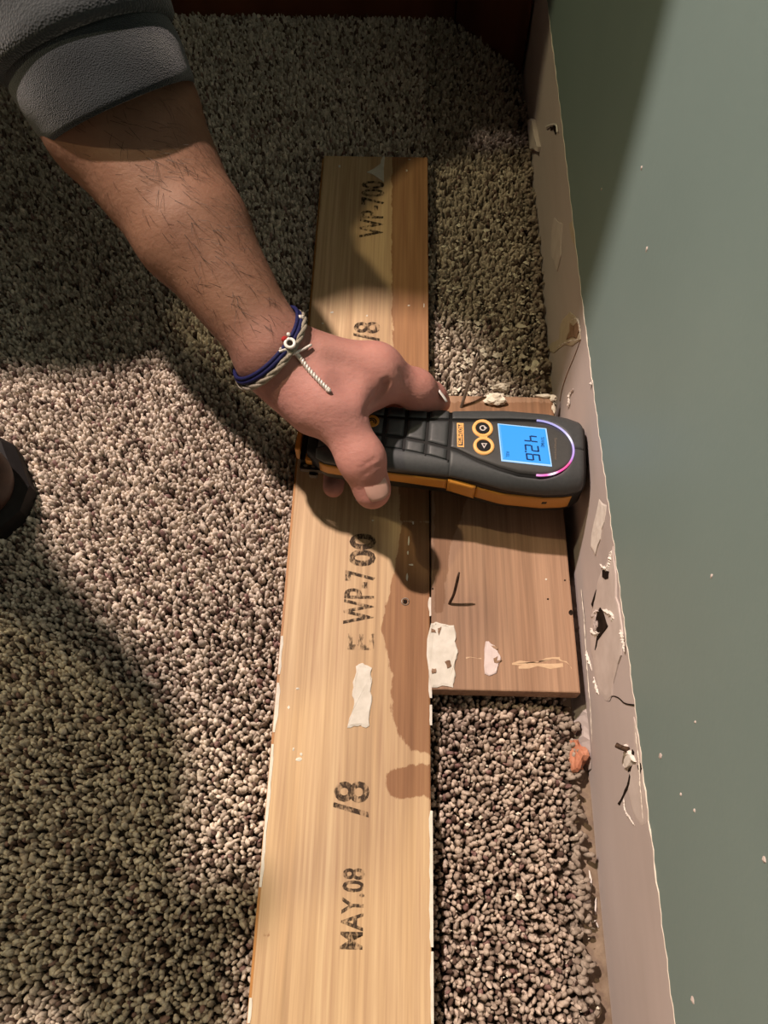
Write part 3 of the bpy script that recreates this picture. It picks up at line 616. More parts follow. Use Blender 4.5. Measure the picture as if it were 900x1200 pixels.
# fine crumbs scattered over the scuffed carpet
vs = []; fs = []
for k in range(520):
    for _ in range(20):
        if k < 330: y = 0.318 + abs(RNG.normal(0, 0.11)); x = RNG.uniform(0.026, 0.109)
        elif k < 430: x = RNG.uniform(0.030, 0.108); y = RNG.uniform(-0.06, 0.105)
        else: x = RNG.uniform(-0.22, 0.1); y = RNG.uniform(0.57, 0.76)
        if y < 0.70: break
    s = (0.0011 if k < 330 else 0.0005) * math.exp(RNG.normal(-0.1, 0.45)); z = -0.0002 + RNG.normal(0, 0.0005); n0 = len(vs)
    ax = RNG.normal(0, 1, (6, 3)) * 0.25
    for d, q in zip(((1, 0, 0), (-1, 0, 0), (0, 1, 0), (0, -1, 0), (0, 0, 1), (0, 0, -1)), ax): vs.append((x + s * (d[0] + q[0]) * 1.25, y + s * (d[1] + q[1]), z + s * 0.7 * (d[2] + q[2])))
    fs += [tuple(n0 + i for i in t) for t in ((0, 2, 4), (2, 1, 4), (1, 3, 4), (3, 0, 4), (2, 0, 5), (1, 2, 5), (3, 1, 5), (0, 3, 5))]
tag(link('plaster_crumbs', pymesh('plaster_crumbs', vs, fs), M_PLASTER), 'scattered white plaster crumbs on the scuffed carpet beside the baseboard', 'debris', kind='stuff')

# ================================================================== MOISTURE METER
NOSE = np.array((0.1118, 0.2378)); TAIL = np.array((-0.0500, 0.2497)); ML = float(np.linalg.norm(NOSE - TAIL))
AX = (NOSE - TAIL) / ML; AY = np.array((-AX[1], AX[0])); ZT = 0.0722
US = [0, 0.004, 0.012, 0.03, 0.065, 0.085, 0.100, 0.115, 0.140, 0.152, 0.159, ML]
BS = [0.013, 0.0165, 0.0200, 0.0218, 0.0222, 0.0226, 0.0248, 0.0266, 0.0266, 0.0250, 0.0228, 0.0205]
WB = [0.050, 0.046, 0.0435, 0.042, 0.0415, 0.040, 0.037, 0.0345, 0.0330, 0.0330, 0.0345, 0.038]
WT = [0.066, 0.0695, 0.0715, 0.0722, 0.0722, 0.0722, 0.0722, 0.0722, 0.0722, 0.0719, 0.0710, 0.0690]
def sec(u, npts=241):
    b_ = np.interp(u, US, BS); zt = np.interp(u, US, WT); zb = np.interp(u, US, WB); hh = (zt - zb) / 2; c = (zt + zb) / 2; n = 4.2
    a = np.linspace(0, 2 * math.pi, npts); a = np.pi / 2 + a      # start at top centre
    v = -b_ * np.sign(np.cos(a)) * np.abs(np.cos(a)) ** (2 / n); w_ = c + hh * np.sign(np.sin(a)) * np.abs(np.sin(a)) ** (2 / n)
    return v, w_                                                    # runs top centre -> +v side -> bottom -> -v side
_cache = {}
def secarc(u):
    k = round(u, 6)
    if k not in _cache:
        v, w_ = sec(u, 961); h = 481; v, w_ = v[:h], w_[:h]; s = np.concatenate([[0], np.cumsum(np.hypot(np.diff(v), np.diff(w_)))]); _cache[k] = (v, w_, s)
    return _cache[k]
def surf(u, s):
    """s: metres along the section from top centre, signed like v"""
    v, w_, S = secarc(u); a = abs(s); return math.copysign(1, s) * np.interp(a, S, v), np.interp(a, S, w_)
def v2s(u, v):
    vv, w_, S = secarc(u); i = int(np.argmax(vv)); return math.copysign(1, v) * float(np.interp(abs(v), vv[:i + 1], S[:i + 1]))
def z2s(u, z, side):
    vv, w_, S = secarc(u); return side * float(np.interp(-z, -w_, S))
def mw_(u, v, z): q = TAIL + AX * u + AY * v; return np.array((q[0], q[1], z))
def uv(px, py, z=ZT):
    p = onz(px, py, z)[:2] - TAIL; return float(p @ AX), float(p @ AY)
meter = tag(empty('moisture_meter', (0.03, 0.24, 0.033)), 'dark grey and amber handheld moisture meter with lit blue display', 'meter')
MINV = Matrix.Translation((-0.03, -0.24, -0.033))
def mp(o):
    o.parent = meter; o.matrix_parent_inverse = MINV; return o
# core body
v = []; f = []; ul = np.concatenate([[0], np.linspace(0.0005, ML - 0.0005, 60), [ML]]); K = 72
for u in ul:
    a, z = sec(u, K + 1)
    for k in range(K): v.append(mw_(u, a[k], z[k]))
for i in range(len(ul) - 1):
    for k in range(K): k2 = (k + 1) % K; f.append((i * K + k, i * K + k2, (i + 1) * K + k2, (i + 1) * K + k))
f += [tuple(range(K)), tuple((len(ul) - 1) * K + k for k in range(K - 1, -1, -1))]
mp(link('body', fix(pymesh('body', v, f)), M_BLACK, None, True))
def shell(name, u0, u1, slo, shi, m, t=0.0009, nu=None, ns=10):
    nu = nu or max(4, int((u1 - u0) / 0.002)); v = []; f = []
    UU = np.linspace(u0, u1, nu + 1)
    def pt(u, s, off):
        a, z = surf(u, s); a1, z1 = surf(u, s - 0.0003); a2, z2 = surf(u, s + 0.0003); d = np.array((a2 - a1, z2 - z1)); d /= np.linalg.norm(d) + 1e-12
        nrm = np.array((-d[1], d[0]));  nrm = nrm if (nrm @ np.array((a, z - 0.055))) > 0 else -nrm
        return mw_(u, a + nrm[0] * off, z + nrm[1] * off)
    for i, u in enumerate(UU):
        A, B = (slo(u) if callable(slo) else slo), (shi(u) if callable(shi) else shi)
        for j in range(ns + 1):
            ed = i in (0, nu) or j in (0, ns); v.append(pt(u, A + (B - A) * j / ns, t * 0.55 if ed else t))
    n = ns + 1; f = [(i * n + j, (i + 1) * n + j, (i + 1) * n + j + 1, i * n + j + 1) for i in range(nu) for j in range(ns)]
    rim = [i * n for i in range(nu + 1)] + [nu * n + j for j in range(1, n)] + [i * n + ns for i in range(nu - 1, -1, -1)] + [j for j in range(ns - 1, 0, -1)]
    b0 = len(v)
    for idx in rim:
        i, j = divmod(idx, n); u = UU[i]; A, B = (slo(u) if callable(slo) else slo), (shi(u) if callable(shi) else shi); v.append(pt(u, A + (B - A) * j / ns, -0.0004))
    k = len(rim)
    for i in range(k): j = (i + 1) % k; f.append((rim[i], rim[j], b0 + j, b0 + i))
    f.append(tuple(b0 + i for i in range(k)))
    me = fix(pymesh(name, v, f)); me.polygons.foreach_set('use_smooth', np.arange(len(me.polygons)) < nu * ns)
    return mp(link(name, me, m))
# seam lines on the face: far line and near line, as v over u
fl = [uv(*p) for p in ((432, 487), (470, 490), (505, 492), (555, 492.5), (600, 492), (627, 493))]
nl_ = [uv(*p) for p in ((430, 508), (470, 513), (505, 520), (535, 528), (560, 540), (585, 549), (608, 555), (632, 557.5))]
vf = lambda u: np.interp(u, [0.0] + [p[0] for p in fl], [0.0075] + [p[1] for p in fl])
vn = lambda u: np.interp(u, [0.0] + [p[0] for p in nl_], [-0.0055] + [p[1] for p in nl_])
cu_ = [uv(px, 500)[0] for px in (450.5, 475.5, 501, 527.5)]
g = 0.0010
ua = fl[-1][0]; cols = [0.006] + cu_ + [None]
for i in range(4):
    a, b_ = cols[i] + g, cols[i + 1] - g
    shell('grip_pad', a, b_, lambda u: v2s(u, vn(u)) + g, lambda u: v2s(u, vf(u)) - g, M_RUBBER)
    shell('grip_pad', a, b_, lambda u: v2s(u, vf(u)) + g, lambda u: z2s(u, 0.0655, 1), M_RUBBER)
    shell('grip_pad', a, b_, lambda u: v2s(u, vn(u)) - 0.0075, lambda u: v2s(u, vn(u)) - g, M_RUBBER)
uc = cu_[3] + g
um = ML - 0.0012
ucen = lambda u: 0
# head: face plate inside the LED arc, shoulders outside it
ac = uv(638, 526); ar_u, ar_v = uv(672, 530)[0] - ac[0], (fl[-1][1] - nl_[-1][1]) / 2; avc = (fl[-1][1] + nl_[-1][1]) / 2; au = (ua + nl_[-1][0]) / 2
ar_u = uv(672, 528)[0] - au
arcv = lambda u: ar_v * math.sqrt(max(0, 1 - ((u - au) / ar_u) ** 2))
def lo_c(u): return v2s(u, vn(u) if u < au else avc - arcv(u)) + g
def hi_c(u): return v2s(u, vf(u) if u < au else avc + arcv(u)) - g
shell('face_plate', uc, au + ar_u * 0.992, lo_c, hi_c, M_PLATE, 0.0006, 60, 16)
shell('rubber_cover', uc, um, lambda u: (v2s(u, vf(u) if u < au else avc + arcv(u)) + g) if u < au + ar_u else 0.0001, lambda u: z2s(u, 0.0655 - 0.004 * np.clip((u - 0.1) / 0.03, 0, 1), 1), M_RUBBER, 0.0008, 70, 14)
shell('rubber_cover', uc, um, lambda u: z2s(u, 0.0655 - 0.004 * np.clip((u - 0.1) / 0.03, 0, 1), -1), lambda u: (v2s(u, vn(u) if u < au else avc - arcv(u)) - g) if u < au + ar_u else -0.0001, M_RUBBER, 0.0008, 70, 14)
shell('rubber_cover', 0.006, uc + g, lambda u: z2s(u, 0.0655, -1), lambda u: v2s(u, vn(u)) - 0.0078, M_RUBBER, 0.0007, 40, 10)
# short ticks at the ends of the cross seams are the gaps themselves; a dark square closes each
for u in cu_:
    shell('seam_tick', u - 0.0007, u + 0.0007, lambda q: v2s(q, vn(q)) - 0.0094, lambda q: v2s(q, vn(q)) - 0.0074, M_BLACK, 0.00085, 4, 3)
# amber side bands (both sides) with clip and socket
for sd in (-1, 1):
    zt_ = lambda u: np.interp(u, [0, 0.05, 0.085, 0.12, ML], [0.0635, 0.0640, 0.0625, 0.0590, 0.0575]); zb_ = lambda u: np.interp(u, [0, 0.05, 0.085, 0.12, ML], [0.0545, 0.0555, 0.0525, 0.0460, 0.0450])
    A, B = (zt_, zb_) if sd > 0 else (zb_, zt_)
    shell('amber_band', 0.008, 0.0835, lambda u: z2s(u, A(u), sd), lambda u: z2s(u, B(u), sd), M_ORANGE, 0.0007, 30, 6)
    shell('amber_band', 0.1005, ML - 0.006, lambda u: z2s(u, A(u), sd), lambda u: z2s(u, B(u), sd), M_ORANGE, 0.0007, 30, 6)
    shell('amber_clip', 0.0838, 0.1002, lambda u: z2s(u, A(u) + sd * 0.0012, sd), lambda u: z2s(u, B(u) - sd * 0.0012, sd), M_ORANGE, 0.0017, 10, 8)
    shell('socket', 0.1395, 0.1430, lambda u: z2s(u, 0.0545 if sd > 0 else 0.051, sd), lambda u: z2s(u, 0.051 if sd > 0 else 0.0545, sd), M_BLACK, 0.0009, 6, 4)
# face furniture: everything printed or set into the plate
def fpt(px, py, off=0.0): u, v_ = uv(px, py); return mw_(u, v_, ZT + 0.0006 + off)
def fpoly(name, pix, m, t=0.0004, parent=None, sub=0):
    o = prism(name, [fpt(*p) for p in pix], (0, 0, 1), t, m, None, 0, sub); return mp(o)
def sub_of(o, par):
    o.parent = par; o.matrix_parent_inverse = Matrix.Identity(4); return o
quad = [(584, 498.5), (638.5, 504), (645, 545.5), (588.5, 539.5)]
rimq = fpoly('screen_rim', [(583, 497.2), (640, 503), (646.6, 547.2), (587.4, 540.8)], M_BEZEL, 0.0004)
scr = fpoly('screen', quad, M_SCREEN, 0.0007)
Q = [fpt(*p, 0.0008) for p in quad]
def sq(a, b_):            # a: 0..1 tail->head, b: 0..1 far->near
    return (Q[0] * (1 - a) + Q[1] * a) * (1 - b_) + (Q[3] * (1 - a) + Q[2] * a) * b_
SEGS = {'4': 'bcfg', '2': 'abdeg', '6': 'acdefg'}
def digit(ch, b0, b1, a0=0.50, a1=0.80):
    """digit reads from far to near; its top points to the head"""
    am = (a0 + a1) / 2; t = 0.036; tb = 0.034; e = 0.012
    S = {'a': (a1 - t, a1, b0 + e, b1 - e), 'd': (a0, a0 + t, b0 + e, b1 - e), 'g': (am - t / 2, am + t / 2, b0 + e, b1 - e), 'f': (am + e, a1 - e, b0, b0 + tb), 'b': (am + e, a1 - e, b1 - tb, b1), 'e': (a0 + e, am - e, b0, b0 + tb), 'c': (a0 + e, am - e, b1 - tb, b1)}
    for k in SEGS[ch]:
        x0, x1, y0, y1 = S[k]; o = prism('digit_segment', [sq(x0, y0), sq(x1, y0), sq(x1, y1), sq(x0, y1)], (0, 0, 1), 0.00012, M_SEG); sub_of(o, scr)
digit('4', 0.24, 0.42); digit('2', 0.51, 0.69); digit('6', 0.76, 0.95)
o = prism('digit_segment', [sq(0.49, 0.70), sq(0.53, 0.70), sq(0.53, 0.735), sq(0.49, 0.735)], (0, 0, 1), 0.00012, M_SEG); sub_of(o, scr)
fd = (Q[3] - Q[0]) / np.linalg.norm(Q[3] - Q[0]); ud = (Q[1] - Q[0]) / np.linalg.norm(Q[1] - Q[0])
def ftext(name, body, px, py, wd, ht, m, bold=0.0, parent=None, z=0.0008):
    p = fpt(px, py, z); o = text(name, body, p, AYn, AXu, wd, ht, m, None, bold); 
    return sub_of(o, parent) if parent else mp(o)
AYn = -np.array((AY[0], AY[1], 0)); AXu = np.array((AX[0], AX[1], 0))
ftext('screen_print', '%WME', 633, 514, 0.0070, 0.0022, M_SEGF, 0.02, scr, 0.0011)
ftext('screen_print', 'REL', 592.5, 531, 0.0038, 0.0018, M_SEGF, 0.02, scr, 0.0011)
ftext('model_print', 'Surveymaster', 648.5, 514, 0.0150, 0.0019, M_GREYINK, 0.0, None, 0.0002)
badge = fpoly('maker_badge', [(535.3, 496.5), (543.2, 496.8), (543.8, 525.0), (535.7, 524.3)], M_PEACH, 0.0003)
inner = fpoly('badge_field', [(536.6, 497.8), (542.0, 498.0), (542.5, 523.6), (536.9, 523.1)], M_PLATE, 0.0004); sub_of(inner, badge)
ftext('badge_print', 'PROTIMETER', 537.3, 498.4, 0.0142, 0.0024, M_PEACH, 0.03, badge, 0.0005)
def ringmesh(name, px, py, r0, r1, z, t, m, seg=32):
    c_ = fpt(px, py, z); v = []; f = []
    for k in range(seg):
        a = 2 * math.pi * k / seg; d = AXu * math.cos(a) - AYn * math.sin(a)
        v += [c_ + d * r0, c_ + d * (r0 + 0.0002) + np.array((0, 0, t)), c_ + d * (r1 - 0.0003) + np.array((0, 0, t)), c_ + d * r1 + np.array((0, 0, 0.0))]
    for k in range(seg):
        k2 = (k + 1) % seg
        for j in range(3): f.append((4 * k + j, 4 * k + j + 1, 4 * k2 + j + 1, 4 * k2 + j))
    return mp(link(name, fix(pymesh(name, v, f)), m, None, True))
def disc(name, px, py, r, z, t, m, seg=24):
    c_ = fpt(px, py, z); return mp(prism(name, [c_ + AXu * r * math.cos(2 * math.pi * k / seg) - AYn * r * math.sin(2 * math.pi * k / seg) for k in range(seg)], (0, 0, 1), t, m))
for i, (px, py) in enumerate(((565.5, 503.0), (566.8, 523.4))):
    rg = ringmesh('button_ring', px, py, 0.0040, 0.0062, -0.0002, 0.0010, M_PEACH)
    bt = disc('button', px, py, 0.0041, -0.0002, 0.0008, M_BLACK)
    if i == 0:
        ic = ringmesh('power_symbol', px, py, 0.0012, 0.0019, 0.0007, 0.0002, M_WHITEINK, 20); sub_of(ic, bt)
        c_ = fpt(px, py, 0.0008); ic = prism('power_symbol', [c_ + AXu * a + AYn * b_ for a, b_ in ((0.0006, -0.0003), (0.0024, -0.0003), (0.0024, 0.0003), (0.0006, 0.0003))], (0, 0, 1), 0.0003, M_WHITEINK); sub_of(ic, bt)
    else:
        c_ = fpt(px, py, 0.0006); ic = prism('play_symbol', [c_ + AXu * a + AYn * b_ for a, b_ in ((0.0019, -0.0016), (-0.0017, -0.0014), (0.0002, 0.0021))], (0, 0, 1), 0.0003, M_WHITEINK); sub_of(ic, bt)
        ic = prism('play_symbol', [c_ + AXu * a + AYn * b_ for a, b_ in ((0.0010, -0.0009), (-0.0008, -0.0008), (0.0002, 0.0009))], (0, 0, 1), 0.0004, M_BLACK); sub_of(ic, bt)
fpoly('ring_bridge', [(561.5, 511.5), (571, 511.8), (571, 515.5), (562, 515)], M_PEACH, 0.0007)
ic = disc('signal_symbol', 436.2, 494.5, 0.0042, 0.0, 0.0006, M_ORANGE)
for rr in (0.0012, 0.0024):
    c_ = fpt(436.0, 495.5, 0.0007); sub_of(mp(tube('signal_arc', [c_ + AXu * rr * math.cos(a) - AYn * rr * math.sin(a) for a in np.linspace(-0.6, 3.0, 14)], 0.00035, M_BLACK, None, 6)), ic)
# LED arc round the head of the plate
pts = [mw_(au + ar_u * math.sin(t), avc + ar_v * math.cos(t), ZT + 0.0004) for t in np.linspace(-0.02, math.pi + 0.02, 60)]
vv, ff = tube_vf(pts, 0.00062, 8); me = fix(pymesh('led_arc', vv, ff)); tt = np.repeat(np.linspace(0, 1, 60), 8)
stops = np.array([(0, 0.34, 0.32, 0.75), (0.28, 0.55, 0.5, 0.95), (0.38, 1.0, 0.95, 1.2), (0.44, 0.5, 0.42, 0.95), (0.6, 0.55, 0.25, 0.8), (0.68, 1.0, 0.03, 0.30), (0.80, 1.15, 0.08, 0.45), (0.86, 2.0, 1.4, 1.8), (0.91, 1.2, 0.12, 0.6), (1, 1.0, 0.35, 0.8)])
glow = np.stack([np.interp(tt, stops[:, 0], stops[:, k]) for k in (1, 2, 3)], 1); vattr(me, 'glow', glow)
mp(link('led_arc', me, M_LED, None, True))
# contact pins and their collar at the nose
for s in (-1, 1):
    a = mw_(ML - 0.001, s * 0.0085 - 0.002, 0.0535); b_ = mw_(ML + 0.0034, s * 0.0085 - 0.002, 0.0535); mp(tube('contact_pin', [a, a * 0.4 + b_ * 0.6, b_], [0.0011, 0.0010, 0.0003], M_STEEL))
    cl = mw_(ML - 0.0015, s * 0.0085 - 0.002, 0.0535); mp(tube('pin_collar', [cl, cl + np.array((AX[0], AX[1], 0)) * 0.0025], 0.0023, M_BLACK))
# strap mount at the tail: amber tongue, black bracket with bar
def tb(name, u0, u1, v0, v1, z0, z1, m):
    bm = bmesh.new(); vs = [bm.verts.new(mw_(u, a, z)) for u in (u0, u1) for a in (v0, v1) for z in (z0, z1)]
    for q in ((0, 1, 3, 2), (4, 6, 7, 5), (0, 4, 5, 1), (2, 3, 7, 6), (0, 2, 6, 4), (1, 5, 7, 3)): bm.faces.new([vs[i] for i in q])
    bmesh.ops.recalc_face_normals(bm, faces=bm.faces); bmesh.ops.bevel(bm, geom=bm.edges[:], offset=0.0006, segments=2, affect='EDGES')
    me = bpy.data.meshes.new(name); bm.to_mesh(me); bm.free(); return mp(link(name, me, m))
tb('strap_tongue', -0.0075, -0.0045, -0.011, 0.010, 0.052, 0.064, M_ORANGE)
tb('strap_tongue', -0.0010, 0.010, -0.0155, -0.0100, 0.0535, 0.0600, M_ORANGE)
br = tb('strap_bracket', -0.0045, 0.012, -0.0185, -0.0140, 0.0500, 0.0545, M_BLACK)
for k in range(3): sub_of(tb('bracket_slot', -0.0025 + 0.0048 * k, 0.0005 + 0.0048 * k, -0.0172, -0.0154, 0.0540, 0.0548, M_GREYINK), br)
tb('strap_bracket', -0.0045, -0.0010, -0.0150, 0.0100, 0.0500, 0.0590, M_BLACK)
tb('strap_foot', 0.0010, 0.0060, -0.0200, -0.0150, 0.0460, 0.0505, M_BLACK)

# ================================================================== PERSON
W = onz(316, 405, 0.118); MID = onz(228, 272, 0.147); CUF = onz(143, 137, 0.175)
ELB = CUF + (CUF - W) / np.linalg.norm(CUF - W) * 0.105
MC2 = onz(440, 437, 0.098); P2 = onz(487, 457, 0.0815); D2 = onz(505, 466, 0.070); T2 = onz(515, 472, 0.0605)
CMC = onz(345, 440, 0.104); TM = onz(392, 476, 0.104); TI = onz(424, 540, 0.0905); TT = onz(437, 576, 0.0770)
S = SDF((-0.30, 0.17, 0.012), (0.06, 0.56, 0.275), 0.00125)
axis = (CUF - W) / np.linalg.norm(CUF - W)
side = np.cross(axis, (0, 0, 1.0)); side /= np.linalg.norm(side); up_ = np.cross(side, axis)
# forearm: two blended strands give an oval section
S.chain([ELB - side * 0.012, CUF - side * 0.010, MID - side * 0.008, W - side * 0.0045], [0.036, 0.0315, 0.0228, 0.0150], 0.010)
S.chain([ELB + side * 0.012, CUF + side * 0.010, MID + side * 0.007, W + side * 0.0035], [0.036, 0.0315, 0.0222, 0.0148], 0.010)
S.cone(MID + up_ * 0.004, W + up_ * 0.002, 0.022, 0.0145, 0.008)
# ulna knob
S.ell(W + side * 0.011 + up_ * 0.003 + axis * 0.010, (0.008, 0.008, 0.007), 0.006)
# palm: metacarpals fan from the wrist
MC3 = MC2 + np.array((-0.014, 0.006, -0.017)); MC4 = MC2 + np.array((-0.029, 0.010, -0.032)); MC5 = MC2 + np.array((-0.045, 0.008, -0.044))
S.cone(W, MC2, 0.0155, 0.0135, 0.008); S.cone(W, MC3, 0.0155, 0.0135, 0.008); S.cone(W - up_ * 0.005, MC4, 0.0155, 0.0135, 0.008); S.cone(W - up_ * 0.006, MC5, 0.0150, 0.0130, 0.008)
S.cone(MC2, MC3, 0.0138, 0.0135, 0.006); S.cone(MC3, MC4, 0.0145, 0.0132, 0.006); S.cone(MC4, MC5, 0.0132, 0.0125, 0.006)
S.ell(MC2 + np.array((0.002, 0.003, 0.003)), (0.0115, 0.0105, 0.0105), 0.006)
# thenar mass and thumb
S.cone(onz(318, 428, 0.106), onz(372, 472, 0.098), 0.0170, 0.0190, 0.010)
S.chain([CMC, TM, TI, TT], [0.0178, 0.0150, 0.0113, 0.0090], 0.008)
S.ell(TI + np.array((0.0, 0.002, 0.001)), (0.0113, 0.0110, 0.0110), 0.005)
S.ell(TT * 0.7 + TI * 0.3 + np.array((0.001, -0.001, -0.003)), (0.0096, 0.0112, 0.0090), 0.005)
# web between thumb and index
S.cone(TM * 0.9 + TI * 0.1 + np.array((0.0, 0.003, -0.004)), MC2 + np.array((-0.002, -0.008, -0.008)), 0.0085, 0.0095, 0.010)
S.cone(CMC * 0.3 + TM * 0.7, MC2 * 0.9 + CMC * 0.1, 0.0125, 0.0135, 0.012)
# index finger laid along the far edge
S.chain([MC2, P2, D2, T2], [0.0138, 0.0108, 0.0090, 0.0068], 0.005)
S.ell(P2 + np.array((0, 0.001, 0.001)), (0.0108, 0.0106, 0.0106), 0.004)
# extensor tendon ridge from wrist to index knuckle
S.cone(W * 0.55 + MC2 * 0.45 + up_ * 0.011, MC2 + np.array((-0.004, 0.0, 0.0085)), 0.0040, 0.0042, 0.008)
# long fingers wrap round the far side and under the grip
def wrap(mc, x1, r, yt):
    p = np.array((x1, 0.2885, 0.050)); d_ = np.array((x1 + 0.001, 0.2780, 0.0305)); t = np.array((x1, yt, 0.0295))
    S.chain([mc, p, d_, t], [0.0125, r, r * 0.93, r * 0.78], 0.005)
    S.ell(p, (r * 1.06,) * 3, 0.003)
wrap(MC3, 0.000, 0.0098, 0.2440); wrap(MC4, -0.019, 0.0094, 0.2380); wrap(MC5, -0.037, 0.0084, 0.2330)
# creases: thumb joint folds, the cleft beside the index finger, soft hollow between thumb and index
def onhand(px, py, off=0.0012):
    d = ray(px, py); d = d / np.linalg.norm(d); tt_ = 0.26
    for _ in range(400):
        p = CAM + d * tt_
        if np.any(p < S.lo) or np.any(p > S.lo + S.h * (S.n - 2)): tt_ += 0.002; continue
        e = S.at(p)
        if e < off: break
        tt_ += max(0.0003, (e - off) * 0.7) if e < 0.04 else 0.004
    return CAM + d * tt_
S.ell(onhand(414, 447, 0.0) + np.array((0, -0.001, 0.0085)), (0.012, 0.012, 0.0105), 0.010, None, True)
def crease(pix, r, k, off=0.0002):
    P = bezier([np.array((a, b_, 0.0)) for a, b_ in pix], 5); Q_ = [onhand(p[0], p[1], off) for p in P]
    for i in range(len(Q_) - 1): S.cone(Q_[i], Q_[i + 1], r, r, k, True)
crease([(423, 549), (433, 541), (441, 537)], 0.0003, 0.0010)
crease([(426, 557), (437, 549), (448, 544)], 0.0003, 0.0010)
crease([(430, 569), (441, 566), (452, 561)], 0.0003, 0.0009)
crease([(428, 484), (440, 470), (449, 457), (453, 448)], 0.0007, 0.0035)
crease([(468, 432), (473, 441), (474, 450)], 0.0003, 0.0020)
hv, hq = S.mesh()
def relax(v, q, it=2):
    n = len(v); e = np.concatenate([q[:, [0, 1]], q[:, [1, 2]], q[:, [2, 3]], q[:, [3, 0]]]); e = np.concatenate([e, e[:, ::-1]])
    cnt = np.bincount(e[:, 0], minlength=n)[:, None].clip(1)
    for _ in range(it):
        for lam in (0.5, -0.42):
            s_ = np.stack([np.bincount(e[:, 0], weights=v[e[:, 1], k], minlength=n) for k in range(3)], 1) / cnt; v = v + lam * (s_ - v)
    return v
hv = relax(hv, hq, 3)
# the rest of the figure: trunk, head and the other arm, coarse because it kneels outside the frame
HIP = np.array((-0.70, 0.68, 0.36)); NECK = np.array((-0.36, 0.622, 0.60)); SHL = np.array((-0.23, 0.70, 0.50)); SHR = np.array((-0.51, 0.640, 0.60)); HEAD = np.array((-0.215, 0.625, 0.795))
KNR = np.array((-0.365, 0.265, 0.49)); HPR = np.array((-0.70, 0.59, 0.34)); ANR = np.array((-0.400, 0.290, 0.085))
KNL = np.array((-0.470, 0.700, 0.064)); HPL = np.array((-0.70, 0.77, 0.34)); ANL = np.array((-0.88, 0.74, 0.06))
Bd = SDF((-0.86, 0.04, 0.20), (-0.02, 1.05, 0.98), 0.0055)
Bd.chain([HIP, HIP * 0.5 + NECK * 0.5, NECK - np.array((0.05, 0.02, 0.06))], [0.125, 0.120, 0.09], 0.03); Bd.cone(SHL, SHR, 0.05, 0.055, 0.04)
fw = np.array((0.62, -0.42, -0.66)); fw /= np.linalg.norm(fw); rt = np.array((fw[1], -fw[0], 0)); rt /= np.linalg.norm(rt); hu = np.cross(rt, fw)   # where the face looks
Bd.cone(NECK - hu * 0.01, HEAD - hu * 0.06, 0.064, 0.060, 0.03)
Rh = np.array([rt, fw, hu])
Bd.ell(HEAD, (0.076, 0.096, 0.105), 0.02, Rh); Bd.ell(HEAD + fw * 0.038 - hu * 0.072, (0.052, 0.052, 0.050), 0.03, Rh)
Bd.cone(HEAD + fw * 0.090 + hu * 0.018, HEAD + fw * 0.110 - hu * 0.024, 0.008, 0.014, 0.010)
Bd.cone(HEAD + fw * 0.088 + hu * 0.026 - rt * 0.04, HEAD + fw * 0.088 + hu * 0.026 + rt * 0.04, 0.010, 0.010, 0.012)
for s in (-1, 1):
    Bd.ell(HEAD + rt * s * 0.079 - hu * 0.008 - fw * 0.004, (0.010, 0.020, 0.031), 0.006, Rh); Bd.ell(HEAD + fw * 0.090 + hu * 0.004 + rt * s * 0.031, (0.016, 0.012, 0.010), 0.006, Rh, True)
    Bd.ell(HEAD + fw * 0.085 + hu * 0.004 + rt * s * 0.031, (0.012, 0.012, 0.012), 0.002, Rh)
Bd.cone(HEAD + fw * 0.088 - hu * 0.056 - rt * 0.020, HEAD + fw * 0.088 - hu * 0.056 + rt * 0.020, 0.0075, 0.0075, 0.006); Bd.cone(HEAD + fw * 0.094 - hu * 0.060 - rt * 0.018, HEAD + fw * 0.094 - hu * 0.060 + rt * 0.018, 0.0022, 0.0022, 0.004, sub=True)
# right arm rests on the raised knee
ELR = np.array((-0.53, 0.36, 0.575)); WRR = np.array((-0.345, 0.215, 0.50))
WRR = np.array((-0.325, 0.245, 0.575))
Bd.chain([SHR, ELR, WRR], [0.05, 0.042, 0.026], 0.02)
hd = np.array((0.30, -0.75, -0.55)); hd /= np.linalg.norm(hd); hs = np.array((0.55, 0.8, 0)); hs /= np.linalg.norm(hs)
for k in range(4):
    r0 = WRR + hd * 0.075 + hs * (k - 1.5) * 0.019; L = (0.078, 0.086, 0.080, 0.062)[k]
    Bd.cone(WRR, r0, 0.022, 0.0125, 0.010); Bd.chain([r0, r0 + hd * L * 0.5 + np.array((0, 0, -0.006)), r0 + hd * L * 0.8 + np.array((0, 0, -L * 0.5))], [0.0115, 0.010, 0.008], 0.004)
Bd.chain([WRR + hd * 0.02 + hs * 0.02, WRR + hd * 0.055 + hs * 0.052, WRR + hd * 0.085 + hs * 0.060 + np.array((0, 0, -0.012))], [0.015, 0.0115, 0.009], 0.008)
Bd.chain([SHL, ELB + axis * 0.03], [0.052, 0.046], 0.02)
bv, bq = Bd.mesh(); bv = relax(bv, bq, 2)
